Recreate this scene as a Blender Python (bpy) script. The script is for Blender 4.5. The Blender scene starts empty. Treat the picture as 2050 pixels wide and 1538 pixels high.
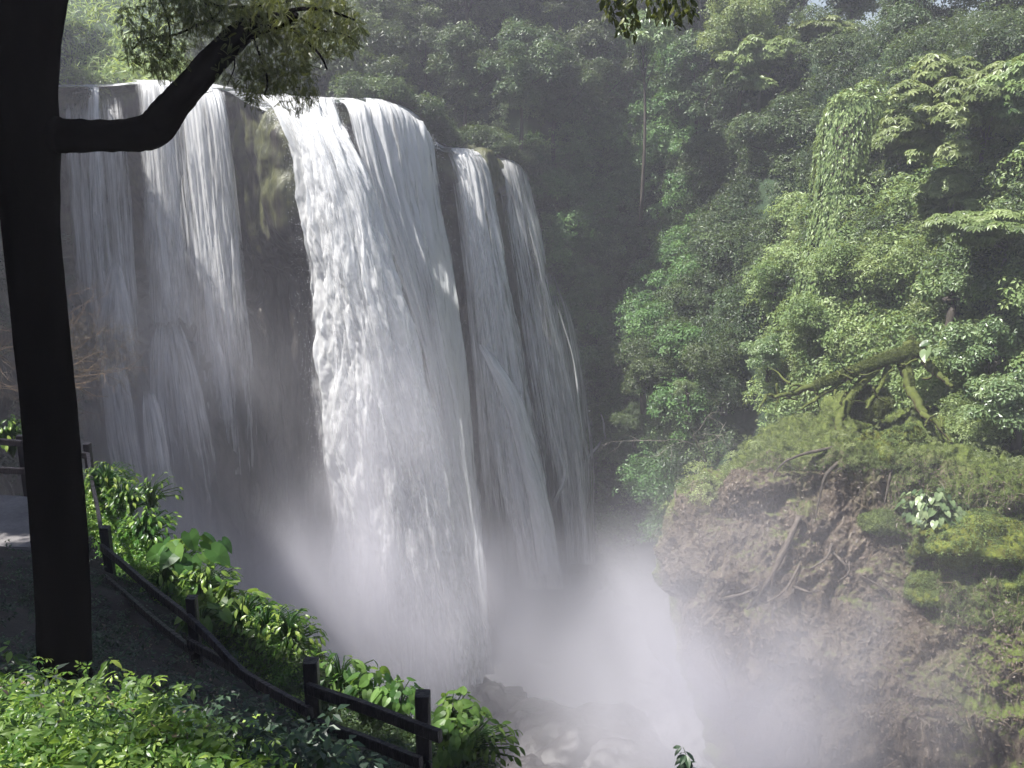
import bpy, math
import numpy as np
from mathutils import Vector

# ------------------------------------------------------------------ basics
C = bpy.context.scene.collection
scene = bpy.context.scene
R = math.radians
PITCH = R(14.8); FPX = 1969.0; CAM = np.array([0.0, 0.0, 40.0])
SUN_EL, SUN_AZ = R(60), R(-100)          # azimuth measured from +Y (ahead), negative is to the left
SUN = np.array([math.sin(SUN_AZ)*math.cos(SUN_EL), math.cos(SUN_AZ)*math.cos(SUN_EL), math.sin(SUN_EL)])

def P(px, py, Y):
    """survey point: bearing and drop read off the photograph, at a real distance Y ahead of the camera"""
    px, py, Y = np.broadcast_arrays(np.asarray(px, float), np.asarray(py, float), np.asarray(Y, float))
    r = (px-1025)/FPX; u = (769-py)/FPX
    dy = math.cos(PITCH)+u*math.sin(PITCH); dz = -math.sin(PITCH)+u*math.cos(PITCH)
    t = Y/dy
    return np.stack([r*t, Y, CAM[2]+dz*t], -1)

def PZ(px, Y, z):
    """point at distance Y and height z whose bearing is px"""
    dep = (z-CAM[2])/Y
    # solve u from dz/dy = dep
    u = (dep*math.cos(PITCH)+math.sin(PITCH))/(math.cos(PITCH)-dep*math.sin(PITCH))
    return P(px, 769-u*FPX, Y)

_perm = np.random.default_rng(7).permutation(256); _perm = np.concatenate([_perm, _perm, _perm])
_g = np.random.default_rng(8).normal(size=(256, 3)); _g /= np.linalg.norm(_g, axis=1)[:, None]
def noise(p):
    p = np.asarray(p, float); sh = p.shape[:-1]; p = p.reshape(-1, 3)
    i = np.floor(p).astype(int); f = p-i; i &= 255
    w = f*f*f*(f*(f*6-15)+10)
    out = 0
    for dx in (0, 1):
        for dy in (0, 1):
            for dz in (0, 1):
                h = _perm[_perm[_perm[(i[:, 0]+dx) & 255]+((i[:, 1]+dy) & 255)]+((i[:, 2]+dz) & 255)]
                g = _g[h]; d = f-np.array([dx, dy, dz])
                v = (g*d).sum(1)
                out = out+v*np.where(dx, w[:, 0], 1-w[:, 0])*np.where(dy, w[:, 1], 1-w[:, 1])*np.where(dz, w[:, 2], 1-w[:, 2])
    return out.reshape(sh)*1.6
def fbm(p, o=4, lac=2.1, gain=.5, ridged=False):
    a = 1; s = 0; p = np.asarray(p, float)
    for k in range(o):
        n = noise(p+k*17.3)
        s = s+a*((1-2*np.abs(n)) if ridged else n); a *= gain; p = p*lac
    return s

def tag(o, label=None, cat=None, group=None, kind=None):
    if label: o['label'] = label
    if cat: o['category'] = cat
    if group: o['group'] = group
    if kind: o['kind'] = kind
    return o
def empty(name, loc=(0, 0, 0)):
    o = bpy.data.objects.new(name, None); C.objects.link(o); o.location = loc; o.empty_display_size = .3
    return o
def mesh(name, V, F, mat, uv=None, attrs=None, smooth=True):
    V = np.asarray(V, np.float32).reshape(-1, 3); F = np.asarray(F, np.int32)
    me = bpy.data.meshes.new(name); k = F.shape[1]
    me.vertices.add(len(V)); me.vertices.foreach_set('co', V.ravel())
    me.loops.add(F.size); me.loops.foreach_set('vertex_index', F.ravel())
    me.polygons.add(len(F)); me.polygons.foreach_set('loop_start', np.arange(0, F.size, k, dtype=np.int32))
    if uv is not None:
        l = me.uv_layers.new(name='UVMap'); l.data.foreach_set('uv', np.asarray(uv, np.float32)[F.ravel()].ravel())
    for n, a in (attrs or {}).items():
        at = me.attributes.new(n, 'FLOAT', 'POINT'); at.data.foreach_set('value', np.asarray(a, np.float32).ravel())
    me.polygons.foreach_set('use_smooth', np.full(len(F), smooth)); me.update(calc_edges=True)
    if mat: me.materials.append(mat)
    return me
def obj(name, me, parent=None, loc=None):
    o = bpy.data.objects.new(name, me); C.objects.link(o)
    if parent: o.parent = parent
    if loc is not None: o.location = loc
    return o
def gridfaces(nr, nc, close=False):
    r = np.arange(nr-1)[:, None]; c = np.arange(nc if close else nc-1)[None, :]
    c2 = (c+1) % nc
    a = r*nc+c; b = r*nc+c2
    return np.stack([a, b, b+nc, a+nc], -1).reshape(-1, 4)
def catmull(ctrl, n):
    """ctrl (k,...) to n samples along axis 0"""
    ctrl = np.asarray(ctrl, float); k = len(ctrl)
    t = np.linspace(0, k-1, n); i = np.clip(t.astype(int), 0, k-2); f = (t-i).reshape((-1,)+(1,)*(ctrl.ndim-1))
    p = np.concatenate([[2*ctrl[0]-ctrl[1]], ctrl, [2*ctrl[-1]-ctrl[-2]]])
    a, b, c, d = p[i], p[i+1], p[i+2], p[i+3]
    return .5*((2*b)+(-a+c)*f+(2*a-5*b+4*c-d)*f*f+(-a+3*b-3*c+d)*f**3)
def netsurf(net, nu, nv):
    g = catmull(net, nv)                         # rows
    return np.swapaxes(catmull(np.swapaxes(g, 0, 1), nu), 0, 1)
def normals(g):
    a = np.gradient(g, axis=1); b = np.gradient(g, axis=0)
    n = np.cross(b, a); n /= np.linalg.norm(n, axis=-1, keepdims=True)+1e-9
    return n
def tube(pts, rad, sides=10, n=None, bump=0, seed=0, cap=True):
    pts = np.asarray(pts, float); rad = np.asarray(rad, float)
    if n: pts = catmull(pts, n); rad = np.interp(np.linspace(0, 1, n), np.linspace(0, 1, len(rad)), rad)
    t = np.gradient(pts, axis=0); t /= np.linalg.norm(t, axis=1)[:, None]+1e-9
    up = np.array([0.3, 1, 0.1]) if abs(t[0, 2]) > .6 else np.array([0.05, .1, 1.0])
    fr = []
    x = np.cross(up, t[0]); x /= np.linalg.norm(x)
    for i in range(len(t)):
        x = x-t[i]*x.dot(t[i]); x /= np.linalg.norm(x)+1e-9; fr.append(x)
    x = np.array(fr); y = np.cross(t, x)
    a = np.linspace(0, 2*math.pi, sides, endpoint=False)
    ring = x[:, None]*np.cos(a)[None, :, None]+y[:, None]*np.sin(a)[None, :, None]
    r = rad[:, None, None]*np.ones((1, sides, 1))
    V = pts[:, None]+ring*r
    if bump:
        sc = 2.0/max(rad.max(), .02)
        r = r*(1+bump*fbm(np.concatenate([V[..., :2], V[..., 2:]*.45], -1)*sc+seed, 4)[..., None])
        V = pts[:, None]+ring*r
    F = gridfaces(len(pts), sides, True); V = V.reshape(-1, 3)
    if cap:
        m = len(V); V = np.concatenate([V, [pts[0], pts[-1]]]); j = np.arange(sides); k = (j+1) % sides
        b = (len(pts)-1)*sides
        F = np.concatenate([F, np.stack([k, j, j*0+m, j*0+m], 1), np.stack([b+j, b+k, j*0+m+1, j*0+m+1], 1)])
        # degenerate quads are avoided by splitting below
    return V, F
def join(parts):
    Vs, Fs, o = [], [], 0
    for V, F in parts:
        Vs.append(V); Fs.append(F+o); o += len(V)
    return np.concatenate(Vs), np.concatenate(Fs)
def tris(F):
    """quads to triangles, dropping degenerate ones"""
    T = np.concatenate([F[:, [0, 1, 2]], F[:, [0, 2, 3]]])
    return T[(T[:, 0] != T[:, 1]) & (T[:, 1] != T[:, 2]) & (T[:, 0] != T[:, 2])]
def tubemesh(name, parts, mat, smooth=True):
    V, F = join(parts); return mesh(name, V, tris(F), mat, smooth=smooth)

# ------------------------------------------------------------------ materials
class NT:
    def __init__(s, name):
        s.m = bpy.data.materials.new(name); s.m.use_nodes = True; s.t = s.m.node_tree; s.t.nodes.clear()
        s.out = s.n('ShaderNodeOutputMaterial')
    def n(s, typ, ins=None, **kw):
        nd = s.t.nodes.new(typ)
        for k, v in kw.items(): setattr(nd, k, v)
        for k, v in (ins or {}).items():
            if hasattr(v, 'node') or isinstance(v, bpy.types.NodeSocket): s.t.links.new(v, nd.inputs[k])
            else: nd.inputs[k].default_value = v
        return nd
    def math(s, op, a, b=0.0, clamp=False, c=None):
        ins = {0: a, 1: b}
        if c is not None: ins[2] = c
        return s.n('ShaderNodeMath', ins, operation=op, use_clamp=clamp).outputs[0]
    def ss(s, x, lo, hi):
        return s.n('ShaderNodeMapRange', {0: x, 1: lo, 2: hi, 3: 0.0, 4: 1.0}, interpolation_type='SMOOTHSTEP').outputs[0]
    def noise(s, vec, scale, detail=4, rough=.55, dist=0.0):
        return s.n('ShaderNodeTexNoise', {'Vector': vec, 'Scale': scale, 'Detail': detail, 'Roughness': rough, 'Distortion': dist}).outputs[0]
    def scalev(s, vec, sc, off=(0, 0, 0)):
        return s.n('ShaderNodeMapping', {'Vector': vec, 'Scale': sc, 'Location': off}).outputs[0]
    def ramp(s, x, stops):
        r = s.n('ShaderNodeValToRGB', {0: x}); e = r.color_ramp.elements
        while len(e) < len(stops): e.new(.5)
        for k, (p, c) in enumerate(stops): e[k].position = p; e[k].color = (*c, 1)
        return r.outputs[0]
    def mixc(s, f, a, b):
        m = s.n('ShaderNodeMix', data_type='RGBA')
        for i, v in ((0, f), (6, a), (7, b)):
            if isinstance(v, bpy.types.NodeSocket): s.t.links.new(v, m.inputs[i])
            else: m.inputs[i].default_value = (*v, 1) if isinstance(v, tuple) and len(v) == 3 else v
        return m.outputs[2]
    def pos(s): return s.n('ShaderNodeNewGeometry').outputs['Position']
    def end(s, sh): s.t.links.new(sh, s.out.inputs[0]); return s.m

def leaf_mat(name, lo, mid, hi, trans=.35, rough=.45, spec=.5, tcol=None):
    t = NT(name); a = t.n('ShaderNodeAttribute', attribute_name='tint').outputs['Fac']
    col = t.ramp(a, [(0, lo), (.5, mid), (.97, hi)])
    rnd = t.n('ShaderNodeObjectInfo').outputs['Random']
    hs = t.n('ShaderNodeHueSaturation', {'Color': col, 'Hue': t.math('ADD', t.math('MULTIPLY', rnd, .035), .4825),
                                          'Value': t.math('ADD', t.math('MULTIPLY', rnd, .35), .82)}).outputs[0]
    p = t.n('ShaderNodeBsdfPrincipled', {'Base Color': hs, 'Roughness': rough, 'Specular IOR Level': spec})
    tc = t.mixc(.5, hs, tcol or (hi[0]*1.6, hi[1]*1.5, hi[2]*.6))
    tr = t.n('ShaderNodeBsdfTranslucent', {'Color': tc})
    m = t.n('ShaderNodeMixShader', {0: trans, 1: p.outputs[0], 2: tr.outputs[0]})
    return t.end(m.outputs[0])
def bark_mat(name, a, b, scale=6, moss=None, rough=.85, spec=.2, bump=.8):
    t = NT(name); v = t.n('ShaderNodeTexCoord').outputs['Object']
    n = t.noise(t.scalev(v, (scale, scale, scale*.3)), 1.0, 6, .6)
    col = t.ramp(n, [(.3, a), (.7, b)])
    if moss:
        nz = t.n('ShaderNodeSeparateXYZ', {0: t.n('ShaderNodeNewGeometry').outputs['Normal']}).outputs[2]
        k = t.ss(t.math('ADD', nz, t.math('MULTIPLY', t.noise(v, 1.6, 5), 1.2)), .15, .8)
        col = t.mixc(k, col, t.mixc(t.noise(v, 5.0, 4), moss[0], moss[1]))
    bp = t.n('ShaderNodeBump', {'Strength': bump, 'Distance': .04, 'Height': n})
    p = t.n('ShaderNodeBsdfPrincipled', {'Base Color': col, 'Roughness': rough, 'Specular IOR Level': spec, 'Normal': bp.outputs[0]})
    return t.end(p.outputs[0])

M = {}
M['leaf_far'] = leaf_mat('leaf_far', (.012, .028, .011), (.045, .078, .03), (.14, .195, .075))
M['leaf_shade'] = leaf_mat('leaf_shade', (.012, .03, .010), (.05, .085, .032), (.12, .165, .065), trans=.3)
M['leaf_hollow_lightened'] = leaf_mat('leaf_hollow_lightened', (.03, .065, .02), (.08, .15, .045), (.16, .25, .08), trans=.3)  # greens lightened to make up for light missing in the hollow
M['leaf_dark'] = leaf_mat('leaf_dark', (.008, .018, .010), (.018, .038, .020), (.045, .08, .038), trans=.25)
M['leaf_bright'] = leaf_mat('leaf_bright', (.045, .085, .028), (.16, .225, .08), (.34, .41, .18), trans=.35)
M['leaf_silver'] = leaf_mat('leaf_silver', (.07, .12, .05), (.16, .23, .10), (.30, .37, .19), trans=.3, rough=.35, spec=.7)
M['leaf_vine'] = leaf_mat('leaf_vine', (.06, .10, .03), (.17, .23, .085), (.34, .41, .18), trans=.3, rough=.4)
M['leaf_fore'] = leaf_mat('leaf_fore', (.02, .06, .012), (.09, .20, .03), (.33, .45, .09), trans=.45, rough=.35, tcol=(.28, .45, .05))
M['leaf_glossy'] = leaf_mat('leaf_glossy', (.03, .075, .02), (.08, .16, .035), (.17, .27, .07), trans=.45, rough=.42, spec=.35)
M['leaf_tree'] = leaf_mat('leaf_tree', (.02, .03, .010), (.05, .07, .018), (.15, .17, .05), trans=.4, tcol=(.2, .22, .04))
M['grass'] = leaf_mat('grass', (.10, .17, .04), (.22, .32, .10), (.40, .48, .2), trans=.45)
M['dry'] = leaf_mat('dry', (.06, .045, .035), (.11, .09, .055), (.20, .17, .10), trans=.2)
M['litter'] = leaf_mat('litter', (.04, .028, .02), (.10, .072, .05), (.19, .145, .105), trans=.1)
M['moss_tuft'] = leaf_mat('moss_tuft', (.05, .07, .02), (.10, .135, .045), (.19, .23, .08), trans=.35, rough=.7, spec=.2)
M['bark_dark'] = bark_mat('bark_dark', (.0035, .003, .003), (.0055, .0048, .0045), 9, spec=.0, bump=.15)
M['bark_pale'] = bark_mat('bark_pale', (.12, .11, .09), (.28, .26, .22), 3)
M['bark_mid'] = bark_mat('bark_mid', (.04, .035, .03), (.10, .085, .07), 4)
M['twig'] = bark_mat('twig', (.10, .07, .05), (.24, .18, .13), 6)
M['stick'] = bark_mat('stick', (.04, .032, .028), (.15, .125, .105), 5)
M['mossy_wood'] = bark_mat('mossy_wood', (.05, .035, .025), (.13, .09, .06), 3, moss=((.045, .06, .015), (.12, .14, .035)))
M['fence'] = bark_mat('fence_wood', (.008, .007, .009), (.022, .019, .024), 14, rough=.4)

def rock_mat():
    t = NT('wet_rock'); g = t.n('ShaderNodeNewGeometry'); v = g.outputs['Position']
    n1 = t.noise(t.scalev(v, (1, 1, .25)), .5, 6); n2 = t.noise(t.scalev(v, (1, 1, .12)), 2.2, 5)
    base = t.ramp(n2, [(.25, (.008, .007, .008)), (.5, (.028, .024, .024)), (.75, (.09, .078, .066))])
    moss = t.ramp(t.noise(v, 1.5, 5), [(.3, (.02, .025, .01)), (.7, (.10, .105, .04))])
    nz = t.n('ShaderNodeSeparateXYZ', {0: g.outputs['Normal']}).outputs[2]
    z = t.n('ShaderNodeSeparateXYZ', {0: v}).outputs[2]
    high = t.ss(z, 27, 36)
    k = t.math('MULTIPLY', t.ss(t.math('ADD', n1, t.math('MULTIPLY', nz, .25)), .38, .58), t.math('ADD', t.math('MULTIPLY', high, .85), .1))
    col = t.mixc(k, base, moss)
    bp = t.n('ShaderNodeBump', {'Strength': .9, 'Distance': .25, 'Height': n2})
    rg = t.math('ADD', t.math('MULTIPLY', n1, .4), .3)
    return t.end(t.n('ShaderNodeBsdfPrincipled', {'Base Color': col, 'Roughness': rg, 'Normal': bp.outputs[0]}).outputs[0])
M['rock'] = rock_mat()
def bank_mat():
    t = NT('earth_bank'); g = t.n('ShaderNodeNewGeometry'); v = g.outputs['Position']
    n1 = t.noise(v, .35, 6); n2 = t.noise(v, 2.2, 8, .65); n3 = t.noise(v, 9.0, 4, .7)
    base = t.ramp(n2, [(.25, (.035, .026, .02)), (.42, (.085, .066, .05)), (.58, (.135, .108, .085)), (.75, (.24, .195, .155))])
    nz = t.n('ShaderNodeSeparateXYZ', {0: g.outputs['Normal']}).outputs[2]
    xs = t.n('ShaderNodeSeparateXYZ', {0: v}); z, x, y = xs.outputs[2], xs.outputs[0], xs.outputs[1]
    moss = t.ramp(n2, [(.3, (.05, .065, .012)), (.55, (.11, .145, .028)), (.8, (.20, .25, .06))])
    top = t.ss(t.math('ADD', t.math('ADD', y, t.math('MULTIPLY', x, .5)), t.math('MULTIPLY', n1, 5.0)), 47.6, 49.4)      # the terrace is green
    right = t.ss(t.math('ADD', x, t.math('MULTIPLY', n1, 8.0)), 19.0, 23.0)
    k = t.math('MAXIMUM', t.math('MULTIPLY', top, .92), t.math('MULTIPLY', right, t.ss(t.math('ADD', n2, t.math('MULTIPLY', nz, .35)), .45, .66)))
    k = t.math('MAXIMUM', k, t.math('MULTIPLY', t.ss(t.math('ADD', t.math('MULTIPLY', n1, .8), t.math('MULTIPLY', nz, .5)), .75, .95), .7))
    col = t.mixc(k, base, moss)
    h = t.math('ADD', n2, t.math('MULTIPLY', n3, .35))
    bp = t.n('ShaderNodeBump', {'Strength': 1.0, 'Distance': .22, 'Height': h})
    return t.end(t.n('ShaderNodeBsdfPrincipled', {'Base Color': col, 'Roughness': .8, 'Specular IOR Level': .3, 'Normal': bp.outputs[0]}).outputs[0])
M['bank'] = bank_mat()
def soil_mat(name, cols, sc=1.0, rough=.9):
    t = NT(name); v = t.pos(); n = t.noise(v, 1.2*sc, 8, .65); n2 = t.noise(v, 12*sc, 4, .7)
    col = t.ramp(t.math('ADD', t.math('MULTIPLY', n, .7), t.math('MULTIPLY', n2, .3)), [(.3, cols[0]), (.5, cols[1]), (.7, cols[2])])
    bp = t.n('ShaderNodeBump', {'Strength': .9, 'Distance': .06/sc, 'Height': t.math('ADD', n, t.math('MULTIPLY', n2, .4))})
    return t.end(t.n('ShaderNodeBsdfPrincipled', {'Base Color': col, 'Roughness': rough, 'Normal': bp.outputs[0]}).outputs[0])
M['soil'] = soil_mat('dark_soil', [(.006, .005, .004), (.017, .012, .010), (.045, .032, .026)], 2)
M['hill'] = soil_mat('hill_earth', [(.008, .018, .008), (.02, .045, .016), (.04, .06, .025)], .6)
M['path'] = soil_mat('path_concrete', [(.08, .075, .075), (.14, .13, .13), (.21, .2, .195)], 1.5)
M['boulder'] = soil_mat('wet_boulder', [(.015, .013, .013), (.035, .03, .03), (.07, .06, .058)], .5, .4)
def moss_mat():
    t = NT('moss'); v = t.pos(); n = t.noise(v, 1.6, 6); n2 = t.noise(t.scalev(v, (1, 1, .3)), 9, 4)
    col = t.ramp(t.math('ADD', t.math('MULTIPLY', n, .7), t.math('MULTIPLY', n2, .3)), [(.32, (.05, .035, .015)), (.45, (.09, .10, .02)), (.7, (.17, .21, .04))])
    bp = t.n('ShaderNodeBump', {'Strength': 1, 'Distance': .1, 'Height': n2})
    return t.end(t.n('ShaderNodeBsdfPrincipled', {'Base Color': col, 'Roughness': .95, 'Specular IOR Level': .1, 'Normal': bp.outputs[0]}).outputs[0])
M['moss'] = moss_mat()

def water_mat(name, th, soft=.09, su=1.0, seed=0, froth=.5, top=.0, bot=.0, eg=.24):
    """falling water: streaky alpha along the flow. uv is in metres (across, along); 'edge' is 0 at the rims"""
    t = NT(name); uv = t.n('ShaderNodeUVMap', uv_map='UVMap').outputs[0]
    e = t.n('ShaderNodeAttribute', attribute_name='edge').outputs['Fac']
    al = t.n('ShaderNodeAttribute', attribute_name='along').outputs['Fac']
    n0 = t.noise(t.scalev(uv, (.45*su, .035, 1), (seed, seed*2, 0)), 1.0, 4, .5)
    n1 = t.noise(t.scalev(uv, (2.1*su, .13, 1), (seed*3, 0, 0)), 1.0, 5, .6, .4)
    n2 = t.noise(t.scalev(uv, (5*su, .38, 1), (0, seed, 0)), 1.0, 5, .62, .3)
    n3 = t.noise(t.scalev(uv, (.9*su, .2, 1), (0, seed, 3)), 1.0, 6, .62, .6)
    s = t.math('ADD', t.math('MULTIPLY', n0, .32), t.math('ADD', t.math('MULTIPLY', n1, .36), t.math('MULTIPLY', n2, .32)))
    edge = t.math('MULTIPLY', t.math('SUBTRACT', t.ss(e, 0.0, .4), 1.0), eg)
    tp = t.math('MULTIPLY', t.ss(al, .28, .02), top)
    x = t.math('SUBTRACT', t.math('ADD', t.math('ADD', s, edge), tp), t.math('MULTIPLY', t.ss(al, .6, 1.0), bot))
    a = t.ss(x, th-soft, th+soft)
    fro = t.math('ADD', t.math('MULTIPLY', n3, froth), t.math('MULTIPLY', t.math('ADD', n1, n2), .5))
    bp = t.n('ShaderNodeBump', {'Strength': .42, 'Distance': .25, 'Height': fro})
    col = t.ramp(fro, [(.3, (.50, .53, .62)), (.47, (.84, .86, .9)), (.65, (.96, .96, .96))])
    d = t.n('ShaderNodeBsdfPrincipled', {'Base Color': col, 'Roughness': .35, 'Specular IOR Level': .4, 'Normal': bp.outputs[0]})
    tr = t.n('ShaderNodeBsdfTranslucent', {'Color': (.9, .92, .95, 1), 'Normal': bp.outputs[0]})
    m = t.n('ShaderNodeMixShader', {0: .5, 1: d.outputs[0], 2: tr.outputs[0]})
    tp = t.n('ShaderNodeBsdfTransparent')
    f = t.n('ShaderNodeMixShader', {0: a, 1: tp.outputs[0], 2: m.outputs[0]})
    return t.end(f.outputs[0])
M['w_dense'] = water_mat('water_dense', .16, .15, .9, 1, 1.1, eg=.55)
M['w_dome'] = water_mat('water_dome', .40, .10, 1.5, 4, .7, top=.22, eg=.36)
M['w_mid'] = water_mat('water_mid', .43, .10, 1.5, 9, .6, top=.08, eg=.32)
M['w_mist'] = water_mat('water_drift', .552, .13, 2.4, 33, .5, top=-.06, bot=.05, eg=.25)
M['w_slant'] = water_mat('water_slant', .36, .18, 1.3, 10, .8, top=-.12, eg=.4)
M['w_veil'] = water_mat('water_veil', .46, .16, 1.1, 14, .4, top=.13, bot=.14)
M['w_thin'] = water_mat('water_thin', .50, .18, 4.0, 22, .4, top=-.15, bot=.1)
M['w_soft'] = water_mat('water_soft', .52, .24, .8, 27, .4, top=-.25, bot=.25, eg=.45)
M['w_fan'] = water_mat('water_fan', .48, .17, 1.8, 29, .5, top=-.2, bot=.2, eg=.4)
M['w_film'] = water_mat('water_film', .53, .20, 1.8, 17, .4, top=-.1, eg=.3)
def pool_mat(name, foam):
    t = NT(name); v = t.pos(); n = t.noise(v, .35, 6, .6, 1.0); n2 = t.noise(v, 2.5, 5)
    k = t.ss(n, foam-.08, foam+.08)
    bp = t.n('ShaderNodeBump', {'Strength': .6, 'Distance': .3, 'Height': n2})
    col = t.mixc(k, (.05, .06, .06), (.45, .45, .46))
    return t.end(t.n('ShaderNodeBsdfPrincipled', {'Base Color': col, 'Roughness': t.math('ADD', t.math('MULTIPLY', k, .5), .08), 'Normal': bp.outputs[0]}).outputs[0])
M['pool'] = pool_mat('pool_water', .45); M['river'] = pool_mat('river_water', .52)
M['droplet'] = (lambda t: t.end(t.n('ShaderNodeBsdfPrincipled', {'Base Color': (.9, .92, .95, 1), 'Roughness': .2}).outputs[0]))(NT('droplet'))

# ------------------------------------------------------------------ leaves
LEAF = (np.array([(0, 0, 0), (.42, .24, .05), (1, 0, -.12), (.42, -.24, .05)]), np.array([(0, 1, 2), (0, 2, 3)]))
def oval():                                   # nearer leaves: nine points, folded on the midrib
    V = [(0, 0, 0), (.25, .17, .05), (.55, .22, .04), (.82, .12, -.03), (1, 0, -.14), (.82, -.12, -.03), (.55, -.22, .04), (.25, -.17, .05), (.5, 0, 0)]
    return np.array(V), np.array([(0, 1, 8), (1, 2, 8), (2, 3, 8), (3, 4, 8), (4, 5, 8), (5, 6, 8), (6, 7, 8), (7, 0, 8)])
OVAL = oval()
def multi(base, placements):
    Vs, Fs, o = [], [], 0
    for (x, y, z, ang, pitch, s, *w) in placements:
        V = base[0]*s; w = w[0] if w else 1; V = V*np.array([1, w, 1])
        cp, sp = math.cos(pitch), math.sin(pitch); V = np.stack([V[:, 0]*cp+V[:, 2]*sp, V[:, 1], -V[:, 0]*sp+V[:, 2]*cp], 1)
        ca, sa = math.cos(ang), math.sin(ang); V = np.stack([V[:, 0]*ca-V[:, 1]*sa, V[:, 0]*sa+V[:, 1]*ca, V[:, 2]], 1)
        Vs.append(V+np.array([x, y, z])); Fs.append(base[1]+o); o += len(V)
    return np.concatenate(Vs), np.concatenate(Fs)
SPRIG = multi(LEAF, [(0, 0, 0, 0, .2, .8), (-.3, .1, .05, 1.2, .3, .7), (-.3, -.1, -.03, -1.3, .2, .75), (-.6, .1, 0, 2.2, .3, .7), (-.5, -.1, .08, -2.3, .4, .65)])
PALM = multi(LEAF, [(0, 0, 0, a+.1*math.sin(a*5), .42, .95, .85) for a in np.linspace(0, 2*math.pi, 9, endpoint=False)])
PINN = multi(LEAF, [(x, 0, -.25*x*x, sg*1.1, .25, .26, 1.0) for x in np.linspace(.05, .95, 8) for sg in (1, -1)]+[(1, 0, -.25, 0, .6, .25)])
BLADE = (np.array([(0, .025, 0), (0, -.025, 0), (.35, .03, .28), (.35, -.03, .28), (.7, .02, .22), (.7, -.02, .22), (1, 0, -.1)]),
         np.array([(0, 1, 2), (1, 3, 2), (2, 3, 4), (3, 5, 4), (4, 5, 6)]))
OVSPRIG = multi(OVAL, [(0, 0, .05, 0, .25, .55), (-.12, .03, .03, 1.1, .3, .5), (-.14, -.03, .03, -1.1, .35, .5), (-.3, .03, 0, 1.9, .4, .45), (-.32, -.03, 0, -2.0, .3, .48)])

def nrm(v): return v/(np.linalg.norm(v, axis=-1, keepdims=True)+1e-9)
def leaves(rng, pos, nor, size, tpl, droop=.3, tan=None, tint=None):
    n = len(pos); nor = nrm(nor)
    t = rng.normal(size=(n, 3)) if tan is None else tan+rng.normal(size=(n, 3))*.25
    t = t-nor*(t*nor).sum(1, keepdims=True); t = nrm(t); t[:, 2] -= droop*rng.random(n); t = nrm(t)
    b = nrm(np.cross(nor, t)); nn = np.cross(t, b)
    V, F = tpl; s = (size*(.7+.6*rng.random(n)))[:, None, None]
    W = pos[:, None]+s*(V[None, :, 0:1]*t[:, None]+V[None, :, 1:2]*b[:, None]+V[None, :, 2:3]*nn[:, None])
    FF = (F[None]+(np.arange(n)*len(V))[:, None, None]).reshape(-1, 3)
    ti = rng.random(n) if tint is None else np.clip(tint+rng.normal(size=n)*.15, 0, 1)
    return W.reshape(-1, 3), FF, np.repeat(ti, len(V))
def cloud(rng, cen, rad, per, size, tpl=SPRIG, up=.6, shell=.4, flat=.8, low=-.35, droop=.3, jit=.45):
    """leaf clumps: leaves on the outer shell of many overlapping balls"""
    cen = np.asarray(cen, float); rad = np.asarray(rad, float)
    n = np.maximum(4, (per*rad**2*4).astype(int)); idx = np.repeat(np.arange(len(cen)), n); m = len(idx)
    d = nrm(rng.normal(size=(m, 3))); d[:, 2] = np.where(d[:, 2] < low, -d[:, 2], d[:, 2])
    r = rad[idx]*(1-shell*rng.random(m)**1.5)*(1+.15*rng.normal(size=m))
    p = cen[idx]+d*r[:, None]*np.array([1, 1, flat])
    nor = d*.7+np.array([0, 0, up])+rng.normal(size=(m, 3))*jit
    ct = rng.random(len(cen)); tint = .25+.5*ct[idx]
    return leaves(rng, p, nor, np.full(m, size), tpl, droop, tint=tint)
def leafmesh(name, parts, mat):
    Vs, Fs, Ts, o = [], [], [], 0
    for V, F, T in parts: Vs.append(V); Fs.append(F+o); Ts.append(T); o += len(V)
    return mesh(name, np.concatenate(Vs), np.concatenate(Fs), mat, attrs={'tint': np.concatenate(Ts)}, smooth=False)

# ------------------------------------------------------------------ the gorge: cliff, hillside, bank
rng = np.random.default_rng(3)
def relief(name, net, nu, nv, mat, disp):
    g = netsurf(net, nu, nv); n = normals(g); g = g+n*disp(g, n)[..., None]
    o = obj(name, mesh(name, g.reshape(-1, 3), gridfaces(nv, nu), mat)); return o, g, normals(g)

lip = [(-400, 170, 64), (-100, 180, 66), (120, 175, 68), (220, 172, 69), (300, 167, 69), (400, 172, 69.5), (455, 182, 69), (495, 205, 65), (550, 225, 62.5), (600, 212, 62.5), (680, 205, 63.5),
       (760, 208, 65), (830, 240, 67), (875, 298, 69), (960, 310, 71), (1030, 340, 74), (1085, 420, 77), (1150, 560, 80), (1210, 700, 83), (1280, 760, 86)]
net = []
L = np.array([P(*l) for l in lip]); cx = np.array([l[0] for l in lip], float)
net.append(L+np.array([0, 22, 1.0])); net.append(L+np.array([0, 3.0, .25])); net.append(L)
def row(pys, Ys): return np.array([P(x+(L_x), p, y) for x, L_x, p, y in zip(cx, np.interp(pys, [150, 1300], [0, 1])*(1025-cx)*.14, pys, Ys)])
Yl = np.array([l[2] for l in lip], float)
b = np.array([l[1] for l in lip], float)
net.append(row(b+45, Yl-.9))
net.append(row(np.maximum(330, b+90), Yl+[0, .5, .5, .8, .8, .8, .5, -.6, -1.2, -.8, .5, .5, .5, .5, .5, .5, 0, -.5, -1, -1]))
net.append(row(np.maximum([470]*20, b+140), Yl+[0, 1, 2, 2.5, 2.5, 2.5, 2.5, .2, -1.2, -.8, 2, 2.5, 2, 2, 1, 0, -1, -1.5, -2, -2]))
net.append(row(np.maximum([530]*20, b+190), Yl+[0, 0, 1, 2, 2.5, 3, 4, 6, 7, 6, 5, 4, 3, 2, .5, -1.5, -2, -3, -3, -3]))
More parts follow.
